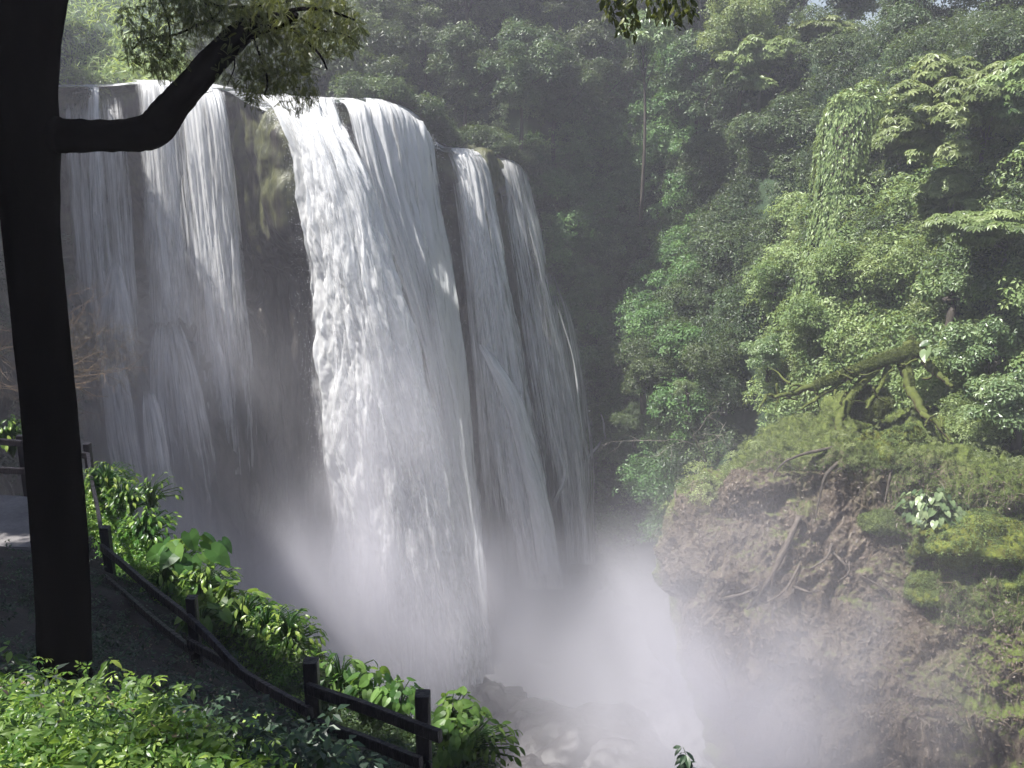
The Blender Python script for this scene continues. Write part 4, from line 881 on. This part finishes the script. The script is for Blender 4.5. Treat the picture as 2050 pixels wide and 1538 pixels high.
# ------------------------------------------------------------------ boulders in the pool
BO = [(965, 1445, 60, (3.2, 2.4, 2.3), 'grey boulder half lost in mist at the near side of the pool'), (1030, 1475, 58.5, (4.0, 2.5, 1.7), 'low boulder right of the highest misty one'),
      (1170, 1500, 57, (4.2, 3.0, 2.2), 'broad rounded boulder at the bottom centre'), (1100, 1560, 54.5, (2.8, 2.0, 1.3), 'wet reddish boulder at the bottom edge under white water'),
      (1245, 1540, 55, (3.0, 2.4, 1.7), 'boulder at the bottom edge right of the broad rounded one'), (855, 1410, 62, (2.0, 1.8, 1.9), 'dark boulder peeping out behind the last fence post'), (900, 1500, 57, (3.5, 2.5, 2.0), 'shadowed boulder behind the last broad leaves')]
for i, (x, y, Y, s, lb) in enumerate(BO):
    c = P(x, y, Y-3.5); blob('boulder', c, tuple(k*1.15 for k in s), M['boulder'], lb, 'boulder', 90+i, .15, 90, fr=.4)

# ------------------------------------------------------------------ near hill
anch = [(-300, 1538, 2.6), (0, 1600, 2.3), (300, 1600, 2.3), (600, 1620, 2.4), (900, 1650, 2.8), (0, 1470, 3.5), (300, 1500, 3.6), (560, 1560, 3.8), (850, 1640, 4.2),
        (-100, 1400, 5.4), (130, 1400, 6.0), (300, 1415, 5.8), (450, 1455, 6.0), (600, 1535, 6.0), (850, 1620, 6.0), (1000, 1660, 6.0), (380, 1375, 7.9), (210, 1250, 9.8), (60, 1110, 11.6), (-100, 1085, 12), (-300, 1060, 12.5),
        (60, 1050, 13.6), (-100, 1040, 14), (200, 1140, 12.8), (300, 1190, 11.2), (440, 1320, 9.6), (600, 1440, 8.6), (740, 1490, 8.0), (880, 1550, 7.2), (980, 1570, 7.2), (1080, 1660, 6.8)]
A = np.array([P(*a) for a in anch]); A = list(A)
sil = [(200, 1000, 14.2), (320, 1120, 12.4), (455, 1225, 10.9), (610, 1345, 9.7), (745, 1420, 9.1), (890, 1500, 8.3), (1000, 1590, 7.8)]
for s in sil:
    q = P(s[0], s[1]+55, s[2]); A.append(q+np.array([.8, 1.0, -1.6])); A.append(q+np.array([2.4, 3, -7])); A.append(q+np.array([6, 7, -16]))
A += [np.array([-3, 0, 38.5]), np.array([3, 0, 38.3]), np.array([0, -6, 38.6]), np.array([8, -6, 37]), np.array([9, 2, 33]), np.array([18, 2, 22]), np.array([-14, 0, 39]), np.array([-14, 8, 37.8]), np.array([-12, 16, 35.0]), np.array([-20, 20, 34]), np.array([-8, 22, 22]), np.array([-10, 30, 12]), np.array([-20, 32, 20]), np.array([0, 32, 6]), np.array([20, 20, 5]), np.array([28, 8, 8])]
A = np.array(A)
def hz(x, y, _c={}):
    if 'w' not in _c:
        D = np.linalg.norm(A[:, None, :2]-A[None, :, :2], axis=-1); n = len(A)
        K = np.zeros((n+3, n+3)); K[:n, :n] = -np.sqrt(D*D+.15)-np.eye(n)*.02; K[:n, n:] = np.c_[np.ones(n), A[:, :2]]; K[n:, :n] = K[:n, n:].T
        _c['w'] = np.linalg.solve(K, np.r_[A[:, 2], 0, 0, 0])
    w = _c['w']; sh = np.shape(x); q = np.stack([np.ravel(x), np.ravel(y)], 1)
    out = np.zeros(len(q))
    for i in range(0, len(q), 20000):
        D = np.linalg.norm(q[i:i+20000, None]-A[None, :, :2], axis=-1); out[i:i+20000] = -np.sqrt(D*D+.15)@w[:-3]+w[-3]+q[i:i+20000]@w[-2:]
    return out.reshape(sh)
def hzn(x, y):
    return hz(x, y)+fbm(np.stack([x, y, x*0], -1)*1.1, 5)*.10
xs = np.linspace(-26, 30, 420); ys = np.concatenate([np.linspace(-8, 16, 330), np.linspace(16.1, 34, 100)])
gx, gy = np.meshgrid(xs, ys); gz = np.maximum(hzn(gx, gy), -2.5); ng = np.stack([gx, gy, gz], -1)
o = obj('slope', mesh('slope', ng.reshape(-1, 3), gridfaces(len(ys), len(xs))[:, ::-1], M['soil'])); tag(o, 'dark shaded earth slope falling away to the gorge at lower left', 'slope', kind='structure')
def onslope(px, py, lo=1.8, hi=16):
    Y = np.linspace(lo, hi, 600); q = P(px, py, Y); d = q[:, 2]-hzn(q[:, 0], q[:, 1]); k = np.argmax(d < 0)
    return q[k] if (d < 0).any() else q[-1]

# path slab
def boxmesh(name, corners, h, mat, bev=.02):
    c = np.array(corners, float); n = len(c); V = np.concatenate([c, c-np.array([0, 0, h])])
    import bmesh
    bm = bmesh.new(); vs = [bm.verts.new(v) for v in V]; bm.faces.new(vs[:n]); bm.faces.new(vs[n:][::-1])
    for i in range(n): bm.faces.new([vs[i], vs[i+n], vs[(i+1) % n+n], vs[(i+1) % n]])
    bmesh.ops.recalc_face_normals(bm, faces=bm.faces)
    bmesh.ops.bevel(bm, geom=bm.edges[:], offset=bev, segments=2, affect='EDGES')
    me = bpy.data.meshes.new(name); bm.to_mesh(me); bm.free(); me.materials.append(mat); return me
pz = P(40, 1060, 12.2)[2]
cs = [PZ(x, Y, pz) for x, Y in ((-500, 11.9), (66, 11.6), (66, 13.4), (-500, 14.2))]
tag(obj('path', boxmesh('path', cs, .35, M['path'])), 'pale concrete path slab left of the big trunk', 'path', kind='structure')

# fence
def beam(a, b, w, h, jit=0.0):
    a, b = np.array(a, float), np.array(b, float); d = nrm(b-a); s = nrm(np.cross(d, [0, 0, 1.0] if abs(d[2]) < .9 else [1.0, 0, 0])); u = np.cross(s, d)
    n = 10; t = np.linspace(0, 1, n)[:, None]; mid = a+(b-a)*t+s*(jit*np.sin(t*7+a[0]*3))
    prof = [(1, .8), (.8, 1), (-.8, 1), (-1, .8), (-1, -.8), (-.8, -1), (.8, -1), (1, -.8)]
    V = np.stack([mid+s*x*w/2+u*y*h/2 for x, y in prof], 1); F = gridfaces(n, 8, True); V = V.reshape(-1, 3); m = len(V)
    V = np.concatenate([V, [a, b]]); j = np.arange(8); k = (j+1) % 8; q = (n-1)*8
    return V, np.concatenate([tris(F), np.stack([k, j, j*0+m], 1), np.stack([q+j, q+k, j*0+m+1], 1)])
froot = P(622, 1500, 7.2); fence = empty('wooden_fence', froot); tag(fence, 'dark weathered wooden rail fence running down the near slope', 'fence')
posts = [(40, 872, 14.6, .10), (174, 888, 14.4, .10), (210, 1055, 11.5, .11), (383, 1195, 9.0, .10), (622, 1322, 7.4, .12), (846, 1388, 6.7, .115)]
PT = []
for x, y, Y, w in posts:
    t = P(x, y, Y); z = float(hz(t[0], t[1])); PT.append(t)
    V, F = beam((t[0], t[1], min(z, t[2]-.7)-.3), t, w, w); me = mesh('post', V-froot, F, M['fence'], smooth=False); obj('post', me, fence)
rails = [((-200, 865, 15.2), (50, 885, 14.5)), ((-200, 930, 15.2), (56, 940, 14.5)), ((50, 885, 14.6), (180, 910, 14.3)), ((180, 910, 14.3), (208, 1068, 11.5)),
         ((208, 1092, 11.45), (385, 1235, 8.95)), ((208, 1148, 11.45), (385, 1295, 8.95)), ((383, 1232, 8.95), (520, 1368, 8.0)), ((383, 1280, 8.95), (625, 1418, 7.35)),
         ((622, 1368, 7.32), (884, 1462, 6.45)), ((640, 1440, 7.3), (846, 1515, 6.65))]
for a, b_ in rails:
    a, b_ = P(*a), P(*b_); d = np.array([0, -.07, 0])
    V, F = beam(a+d, b_+d, .05, .10, .008); obj('rail', mesh('rail', V-froot, F, M['fence'], smooth=False), fence)
# small lit cap on the post behind the trunk is left as wood

# ------------------------------------------------------------------ the big foreground tree
tb = P(131, 1400, 6.0); bt = empty('forked_tree', tb); tag(bt, 'black silhouetted tree trunk with one thick limb crooked upwards, at the left', 'tree')
tr = [(135, 1460, 6.0, .30), (132, 1400, 6.0, .20), (130, 1350, 6.0, .176), (124, 1150, 6.0, .172), (105, 900, 6.0, .168), (88, 720, 6.0, .163), (66, 500, 6.0, .163), (59, 380, 6.0, .168), (57, 270, 6.0, .18), (56, 180, 6.0, .163), (60, 80, 6.0, .16), (66, 0, 6.0, .18), (70, -100, 6.0, .2), (60, -400, 6.1, .18), (30, -800, 6.3, .15)]
q = np.array([P(a, b_, c) for a, b_, c, d in tr])-tb
parts = [tube(q, [d for *_, d in tr], 28, 120, .035, 3)]
lb_ = [(40, 272, 6.0, .13), (110, 271, 6.0, .115), (135, 272, 6.0, .098), (220, 272, 6.0, .092), (285, 268, 6.0, .100), (318, 250, 6.0, .105), (352, 205, 6.0, .088), (395, 158, 6.0, .082), (440, 108, 6.0, .078), (490, 62, 6.0, .068), (540, 44, 6.0, .052), (598, 36, 6.0, .030)]
parts.append(tube(np.array([P(a, b_, c) for a, b_, c, d in lb_])-tb, [d for *_, d in lb_], 22, 110, .07, 9))
top_l = [(70, -60, 6.0, .12), (150, -160, 5.8, .08), (280, -60, 6.0, .05)]
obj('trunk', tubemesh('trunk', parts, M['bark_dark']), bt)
# twigs of the limb
TW = [([(-40+400, -120, 6.3), (400, -20, 6.2), (425, 10, 6.1), (480, 15, 6.1), (545, 10, 6.1), (600, -5, 6.2), (660, -30, 6.2)], .014), ([(410, -5, 6.15), (420, 30, 6.1), (432, 40, 6.1), (460, 60, 6.0)], .014),
      ([(432, 40, 6.1), (390, 52, 6.2), (350, 70, 6.3), (290, 78, 6.4), (265, 100, 6.4)], .010), ([(430, 36, 6.1), (445, 18, 6.0), (455, 5, 6)], .007),
      ([(540, 44, 6.0), (590, 20, 5.9), (650, 20, 5.8), (710, 40, 5.8)], .016), ([(560, 40, 6), (600, 70, 5.9), (640, 110, 5.8), (655, 140, 5.8)], .012), ([(500, 60, 6), (520, 110, 5.9), (535, 160, 5.8), (530, 190, 5.8)], .010),
      ([(460, 90, 6), (470, 130, 6.1), (455, 170, 6.1)], .007), ([(380, 205, 6), (400, 190, 5.95), (425, 183, 5.9)], .004), ([(280, -60, 6.2), (330, 20, 6.2), (340, 90, 6.2), (320, 120, 6.2)], .008), ([(600, 36, 6), (640, 60, 6), (690, 70, 6), (720, 90, 6)], .008)]
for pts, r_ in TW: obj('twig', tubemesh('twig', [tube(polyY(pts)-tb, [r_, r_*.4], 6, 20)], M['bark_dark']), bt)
def limb_leaves():
    r = np.random.default_rng(61); parts = []
    ells = [(330, 40, 95, 60, 260), (300, 95, 60, 45, 170), (340, 130, 40, 30, 70), (470, 30, 110, 45, 330), (600, 30, 120, 55, 560), (660, 60, 70, 55, 330), (560, 110, 70, 55, 330), (520, 160, 45, 40, 150), (590, 170, 45, 50, 170), (610, 195, 12, 25, 16), (505, 190, 12, 24, 24), (470, 120, 40, 50, 90), (400, 10, 100, 30, 200)]
    for (x, y, rx, ry, n) in ells:
        m = int(n*1.3); a = r.random(m)*6.28; q = r.random(m)**.5; px = x+rx*q*np.cos(a); py = y+ry*q*np.sin(a); p = P(px, py, 5.7+.7*r.random(m))-tb
        tan = r.normal(size=(m, 3))*.6+np.array([.1, 0, -.9])
        parts.append(leaves(r, p, r.normal(size=(m, 3))+np.array([0, 0, .6]), np.full(m, .046), PINN, .3, tan=tan))
    return parts
obj('foliage', leafmesh('foliage', limb_leaves(), M['leaf_tree']), bt)
# unseen overhead crown: clumps added toward the sun to shade near slope and trunk
def shade_canopy():
    r = np.random.default_rng(62); cen = []
    for k in range(900):
        px = 60+900*r.random(); py = 1000+620*r.random()
        # keep the sun on the bottom left weeds and on the leafy rim of the slope
        rim = np.interp(px, [180, 300, 440, 600, 740, 900, 1000], [935, 1075, 1190, 1300, 1375, 1450, 1540])
        if py < rim+125 or py > np.interp(px, [0, 200, 420, 600, 700], [1290, 1370, 1430, 1500, 1620])-6: continue
        q = onslope(px, py); cen.append(q+SUN*(9+2.5*r.random()))
    for k in range(160):
        px = -250+330*r.random(); py = 1000+320*r.random(); q = onslope(px, py); cen.append(q+SUN*(9+2.5*r.random()))
    for k in range(700):      # over the trunk and limb
        q = P(40+120*r.random(), -60+1450*r.random(), 6.0) if k % 3 else P(100+300*r.random(), 150+150*r.random(), 6.0); cen.append(q+SUN*(7+3*r.random()+q[2]*0))
    cen = np.array(cen); vx, vy = proj(cen); cen = cen[(vy < -130) | (vx < -200)]
    big = []
    for k in range(240):
        q = P(40+130*r.random(), -150+1560*r.random(), 6.0) if k % 3 else P(100+240*r.random(), 190+110*r.random(), 6.0)
        c = q+SUN*(7+4*r.random()); vx, vy = proj(c)
        if vy < -200 or vx < -300: big.append(c)
    big = np.array(big); V1, F1, T1 = cloud(r, cen-tb, np.full(len(cen), .36), 130, .20, SPRIG); V2, F2, T2 = cloud(r, big-tb, np.full(len(big), .55), 90, .32, SPRIG)
    return np.concatenate([V1, V2]), np.concatenate([F1, F2+len(V1)]), np.concatenate([T1, T2])
cv = shade_canopy()
obj('crown', leafmesh('crown', [cv], M['leaf_tree']), bt)  # unseen leaf clumps laid out for their shade, joined to the tree
# hanging sprays at the top centre
def hang():
    r = np.random.default_rng(63); base = P(1300, -60, 5.5); o = empty('hanging_branch', base); tag(o, 'dark leafy sprays hanging into the frame at the top centre', 'branch')
    obj('twig', tubemesh('twig', [tube(polyY([(1330, -1500, 7.5), (1300, -800, 6.6), (1290, -300, 5.9), (1310, -90, 5.5), (1400, -45, 5.4)])-base, [.02, .008], 6, 14)], M['bark_dark']), o)
    parts = []
    for x, n in ((1222, 30), (1240, 50), (1262, 66), (1250, 58), (1272, 44), (1318, 28), (1335, 30), (1350, 34), (1362, 46), (1375, 28), (1388, 22), (1215, 18), (1300, 14)):
        tip = n+8; yy = np.linspace(-50, tip, 26); px = x+3*np.sin(yy*.2)+r.normal(size=26)*5; p = P(px, yy, 5.5+r.normal(size=26)*.05)-base
        parts.append(leaves(r, p, r.normal(size=(26, 3)), np.full(26, .055), OVAL, .2, tan=np.tile([0, 0, -1.0], (26, 1))+r.normal(size=(26, 3))*.35))
    obj('foliage', leafmesh('foliage', parts, M['leaf_tree']), o)
hang()

# ------------------------------------------------------------------ near plants
def slope_cover(name, num, size, mat, label, region, seed, tpl, lift=.1, up=.9, cat=None):
    r = np.random.default_rng(seed); pts = []
    x0, x1, y0, y1, f = region
    px = x0+(x1-x0)*r.random(num*2); py = y0+(y1-y0)*r.random(num*2); k = f(px, py, r.random(num*2)); px, py = px[k][:num], py[k][:num]
    Y = np.linspace(2.0, 16, 260)
    res = []
    for a in range(0, len(px), 400):
        q = P(px[a:a+400, None], py[a:a+400, None], Y[None]); d = q[..., 2]-hz(q[..., 0], q[..., 1]); hit = (d < 0).any(1); kk = np.argmax(d < 0, 1)
        res.append(q[np.arange(len(q)), kk][hit])
    p = np.concatenate(res); n = len(p); p[:, 2] += r.random(n)*lift-.02; p += r.normal(size=(n, 3))*np.array([.05, .12, .01])
    o = obj(name, leafmesh(name, [leaves(r, p, np.array([0, 0, up])+r.normal(size=(n, 3))*.45, np.full(n, size), tpl, .2)], mat)); return tag(o, label, cat or name.replace('_', ' '), kind='stuff')
lit = lambda x, y: y > np.interp(x, [-50, 0, 200, 300, 420, 560, 640, 760], [1420, 1435, 1490, 1555, 1660, 1760, 1800, 1850])
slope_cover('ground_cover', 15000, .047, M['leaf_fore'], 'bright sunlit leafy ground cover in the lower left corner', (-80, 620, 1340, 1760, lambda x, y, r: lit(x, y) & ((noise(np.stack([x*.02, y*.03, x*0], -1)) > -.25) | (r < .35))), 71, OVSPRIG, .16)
slope_cover('ground_cover', 1500, .085, M['leaf_glossy'], 'larger darker leaves among the bright ground cover', (-80, 620, 1340, 1760, lambda x, y, r: lit(x, y)), 171, OVSPRIG, .2)
slope_cover('dry_litter', 2600, .05, M['dry'], 'tan dead leaves among the bright ground cover', (-80, 700, 1320, 1640, lambda x, y, r: lit(x, y)), 72, OVAL, .12)
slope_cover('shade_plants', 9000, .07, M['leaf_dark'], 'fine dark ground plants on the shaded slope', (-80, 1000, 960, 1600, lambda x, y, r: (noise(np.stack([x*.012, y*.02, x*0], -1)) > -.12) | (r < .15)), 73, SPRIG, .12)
slope_cover('soil_litter', 2500, .035, M['litter'], 'small stones and dead leaves on the bare dark soil', (150, 900, 1250, 1538, lambda x, y, r: r < 1), 74, LEAF, .01)
def rimpt(px): return float(np.interp(px, [180, 250, 300, 360, 440, 520, 600, 640, 740, 830, 900, 1000], [960, 1040, 1085, 1140, 1215, 1270, 1320, 1350, 1400, 1430, 1480, 1560]))
def rim_cover(name, num, rad, per, size, mat, label, x0, x1, dy, seed, tpl):
    r = np.random.default_rng(seed); c = []; 
    for k in range(num):
        x = x0+(x1-x0)*r.random(); y = rimpt(x)+dy[0]+(dy[1]-dy[0])*r.random()
        Yy = float(np.interp(x, [180, 300, 440, 600, 740, 900, 1000], [13.6, 12.2, 10.8, 9.5, 8.8, 8.0, 7.6])); q = P(x, y, Yy-.8*(y-rimpt(x))/120); c.append(q)
    o = obj(name, leafmesh(name, [cloud(r, c, rad[0]+(rad[1]-rad[0])*r.random(num), per, size, tpl)], mat)); return tag(o, label, 'shrubs', kind='stuff')
rim_cover('shrub_mass', 260, (.12, .27), 420, .09, M['leaf_fore'], 'tangled leafy scrub along the upper rim of the near slope', 185, 640, (-6, 130), 75, OVSPRIG)
rim_cover('shrub_mass', 130, (.12, .28), 420, .06, M['leaf_far'], 'fine leaved green scrub behind the middle of the fence', 430, 660, (0, 130), 76, SPRIG)
rim_cover('shrub_mass', 130, (.10, .24), 420, .06, M['leaf_far'], 'fine leaved scrub behind the lower fence rails', 640, 960, (10, 140), 77, SPRIG)
# separate plants on the rim
RP = [ # px, foot py, Y, n, size, h, lean, label, mat
 (215, 990, 13.3, 34, .16, .5, (.1, 0), 'bright leafy plant at the top of the slope beside the trunk', 'leaf_fore', OVAL),
 (250, 1040, 12.9, 40, .16, .55, (.2, 0), 'yellow green leafy plant below the topmost one', 'leaf_fore', OVAL),
 (300, 1015, 12.6, 7, .14, .5, (.3, 0), 'small sprig poking out against the falls', 'leaf_fore', OVAL),
 (290, 1090, 12.2, 40, .17, .5, (.15, 0), 'leafy plant above the huge curled leaf', 'leaf_fore', OVAL),
 (355, 1150, 11.6, 7, .46, .55, (.35, 0), 'elephant ear with the largest drooping curled leaf', 'leaf_glossy', HEART),
 (330, 1190, 11.2, 26, .20, .4, (.1, 0), 'leafy plant under the huge curled leaf', 'leaf_fore', OVAL),
 (405, 1210, 11, 34, .19, .5, (.2, 0), 'bright mixed leafy plant right of the huge curled leaf', 'leaf_fore', OVAL),
 (455, 1250, 10.5, 10, .34, .5, (.2, 0), 'elephant ear behind the second visible fence post', 'leaf_glossy', HEART),
 (490, 1265, 10.2, 26, .17, .45, (.1, 0), 'light green plant with pointed leaves on the mid rim', 'leaf_fore', OVAL),
 (535, 1290, 9.9, 36, .16, .45, (.15, 0), 'sunlit plant right of the mid rim', 'leaf_fore', OVAL),
 (580, 1310, 9.6, 36, .15, .42, (.15, 0), 'brightest yellow green plant at the rim shoulder', 'leaf_fore', OVAL),
 (578, 1270, 9.6, 5, .12, .3, (0, 0), 'lone sprig above the rim shoulder', 'leaf_fore', OVAL),
 (405, 1270, 9.9, 8, .26, .35, (.1, 0), 'broad leaves right behind the second visible fence post', 'leaf_glossy', HEART),
 (685, 1385, 8.9, 9, .26, .45, (0, 0), 'upright leaf plant behind the tall middle post', 'leaf_glossy', OVAL),
 (705, 1400, 8.8, 14, .18, .32, (.1, 0), 'plant with one pale leaf right of the upright leaf plant', 'leaf_fore', OVAL),
 (750, 1410, 8.5, 12, .22, .32, (0, 0), 'heart leaved plant above the top rail', 'leaf_glossy', HEART),
 (800, 1430, 8.3, 12, .20, .34, (0, 0), 'dark pointed leaf plant left of the last post', 'leaf_glossy', HEART),
 (900, 1470, 7.8, 14, .19, .36, (.1, 0), 'leafy plant just right of the last post', 'leaf_glossy', HEART),
 (890, 1520, 7.4, 20, .18, .34, (.2, 0), 'low leafy plant under the rail end', 'leaf_glossy', HEART),
 (935, 1530, 7.4, 24, .16, .42, (.35, 0), 'arching leaves trailing over the bottom right of the slope', 'leaf_glossy', OVAL),
 (25, 905, 15.6, 26, .2, .6, (0, 0), 'sunlit shrub behind the fence at the left edge', 'leaf_fore', OVAL)]
for i, (x, y, Y, n, s, h, ln, lb, mt, tp) in enumerate(RP):
    nm = 'elephant_ear' if tp is HEART else 'leafy_plant'
    bigleaf(nm, P(x, y, Y), int(n*3.6), s*.56, h, lb, 200+i, mt, ln, tpl=tp)
# tall weeds in the sun
TWD = [(45, 1400, .42, 'lone weed with yellow flower-like tip left of the trunk base'), (215, 1440, .38, 'tallest arching weed right of the trunk base'), (345, 1440, .26, 'single upright leaf shoot in front of the bare soil'),
       (300, 1480, .30, 'drooping weed with pale top left of the upright shoot'), (395, 1490, .22, 'round leaved weed at the right of the sunny patch'), (20, 1420, .25, 'dark leaved weed at the left edge'),
       (110, 1440, .24, 'weed in front of the trunk base'), (170, 1450, .22, 'short weed touching the trunk base'), (470, 1525, .22, 'spidery thin weed beside the bare soil'), (250, 1470, .22, 'weed between the tallest and the drooping one'),
       (520, 1530, .16, 'low weed at the lower right end of the sunny patch'), (690, 1545, .26, 'pale spiky weed under the fence rails'), (60, 1500, .2, 'broad weed low at the left'), (330, 1520, .2, 'broad weed at the bottom of the sunny patch'), (1380, 1600, .3, 'fine sprig coloured dark for shade at the bottom edge under the bank')]
for i, (x, y, h, lb) in enumerate(TWD):
    b0 = onslope(x, y) if x < 1200 else P(1385, 1570, 6.0)
    r = np.random.default_rng(300+i); o = empty('weed', b0); tag(o, lb, 'weed'); lean = r.normal()*.12
    st = catmull([(0, 0, -.02), (lean*.3, 0, h*.5), (lean, 0, h)], 12)
    obj('stem', tubemesh('stem', [tube(st, [.004, .002], 5, 12)], M['leaf_fore']), o)
    n = 20; k = r.integers(3, 12, n); a = r.random(n)*6.28; d = np.stack([np.cos(a), np.sin(a), np.full(n, .1)], -1)
    obj('foliage', leafmesh('foliage', [leaves(r, st[k]+d*.012, np.array([0, 0, 1.0])+d*.3+r.normal(size=(n, 3))*.2, np.full(n, .085), OVAL, .3, tan=d)], M['leaf_fore' if x < 1200 else 'leaf_dark']), o)  # sprig under the bank: shade put into its darker leaf colour
blob('stone', onslope(408, 1378), (.10, .07, .05), M['boulder'], 'small grey stone on the bare soil behind the sunny weeds', 'stone', 120, .2, 30, fr=9)
blob('stone', onslope(500, 1460), (.20, .16, .10), M['soil'], 'brown earth-covered stone at the edge of the bare soil', 'stone', 121, .3, 40, fr=5)

# ------------------------------------------------------------------ air
def vol_box(name, lo, hi):
    lo, hi = np.array(lo, float), np.array(hi, float); V = np.array([[x, y, z] for x in (0, 1) for y in (0, 1) for z in (0, 1)])*(hi-lo)+lo
    F = np.array([(0, 1, 3, 2), (4, 6, 7, 5), (0, 4, 5, 1), (2, 3, 7, 6), (0, 2, 6, 4), (1, 5, 7, 3)])
    return mesh(name, V, F, None, smooth=False)
t = NT('haze_air'); pv = t.n('ShaderNodeVolumePrincipled', {'Color': (.90, .89, 1.0, 1), 'Density': .0014, 'Anisotropy': .25}); t.t.links.new(pv.outputs[0], t.out.inputs[1])  # violet cast of the shade put into the haze colour
me = vol_box('haze', (-330, -210, -4), (330, 430, 75)); me.materials.append(t.m); tag(obj('haze', me), 'thin haze filling the gorge, tinted with the violet of the shade', 'haze', kind='stuff')
t = NT('mist_volume'); pos = t.pos(); nz_ = t.noise(t.scalev(pos, (1, 1, .55)), .13, 2, .6)
sp = t.n('ShaderNodeSeparateXYZ', {0: pos}).outputs
tot = None
MB = [ # centre px,py,Y, radii, density
 (850, 1300, 63, (18, 8, 10), .26), (1150, 1330, 62, (13, 8, 9), .17), (480, 1200, 56, (14, 7, 10), .2), (820, 1230, 54, (11, 4, 10), .18), (330, 880, 56, (9, 5, 12), .055), (620, 1460, 52, (9, 4, 4), .05),
 (1300, 1440, 50, (9, 7, 8), .06), (1360, 1330, 37, (5.5, 5, 8), .13), (1440, 1480, 35, (6, 5, 5), .10), (1500, 1400, 32.5, (10, 4.5, 8), .07), (760, 1020, 54, (7, 3.5, 15), .10), (1090, 1200, 63, (10, 6, 7), .10), (1030, 1320, 56, (8, 4, 6), .11), (1560, 1250, 33, (11, 4.5, 9), .03), (1720, 1440, 30, (8, 4, 6), .07)]
for x, y, Y, rad, dn in MB:
    c = P(x, y, Y); v = t.n('ShaderNodeVectorMath', {0: pos, 1: tuple(c)}, operation='SUBTRACT').outputs[0]
    v = t.n('ShaderNodeVectorMath', {0: v, 1: rad}, operation='DIVIDE').outputs[0]; l = t.n('ShaderNodeVectorMath', {0: v}, operation='LENGTH').outputs['Value']
    g_ = t.n('ShaderNodeMapRange', {0: l, 1: 1.25, 2: .1, 3: 0.0, 4: dn}, interpolation_type='SMOOTHERSTEP').outputs[0]
    tot = g_ if tot is None else t.math('ADD', tot, g_)
dens = t.math('MULTIPLY', tot, t.math('MULTIPLY', t.ss(nz_, .3, .66), 1.5))
pv = t.n('ShaderNodeVolumePrincipled', {'Color': (.94, .93, 1.0, 1), 'Density': dens, 'Anisotropy': .2}); t.t.links.new(pv.outputs[0], t.out.inputs[1])  # slight lavender of the shade tinted into the mist colour
me = vol_box('mist', (-40, 30, -.5), (26, 80, 44)); me.materials.append(t.m); tag(obj('mist', me), 'billowing white mist rising from the foot of the falls', 'mist', kind='stuff')

# ------------------------------------------------------------------ light, camera, render
sl = bpy.data.lights.new('sun', 'SUN'); sl.energy = 5.0; sl.angle = R(.5); sl.color = (1, .97, .92); so = bpy.data.objects.new('sun', sl); C.objects.link(so)
so.rotation_euler = Vector(tuple(SUN)).to_track_quat('Z', 'Y').to_euler(); so.location = (0, 0, 80)
w = bpy.data.worlds.new('World'); scene.world = w; w.use_nodes = True; nt = w.node_tree; nt.nodes.clear()
sky = nt.nodes.new('ShaderNodeTexSky'); sky.sky_type = 'NISHITA'; sky.sun_disc = False; sky.sun_elevation = SUN_EL; sky.sun_rotation = SUN_AZ
bgd = nt.nodes.new('ShaderNodeBackground'); bgd.inputs[1].default_value = .05; ow = nt.nodes.new('ShaderNodeOutputWorld')
nt.links.new(sky.outputs[0], bgd.inputs[0]); nt.links.new(bgd.outputs[0], ow.inputs[0])
cd = bpy.data.cameras.new('camera'); cam = bpy.data.objects.new('camera', cd); C.objects.link(cam); cd.sensor_width = 36; cd.lens = 36*FPX/2050; cd.clip_end = 2000; cd.clip_start = .05
cam.location = tuple(CAM); cam.rotation_euler = (math.pi/2-PITCH, 0, 0); scene.camera = cam
vs = scene.view_settings; vs.view_transform = 'Standard'; vs.look = 'None'; vs.exposure = 1.18; vs.gamma = 1; vs.use_curve_mapping = False
cy = scene.cycles; cy.max_bounces = 6; cy.diffuse_bounces = 2; cy.glossy_bounces = 2; cy.transmission_bounces = 3; cy.transparent_max_bounces = 12; cy.volume_bounces = 2
cy.volume_step_rate = 1.0; cy.volume_max_steps = 32; cy.use_adaptive_sampling = True; cy.adaptive_threshold = .06; cy.adaptive_min_samples = 48; cy.use_denoising = True; cy.sample_clamp_indirect = 4; cy.caustics_reflective = False; cy.caustics_refractive = False
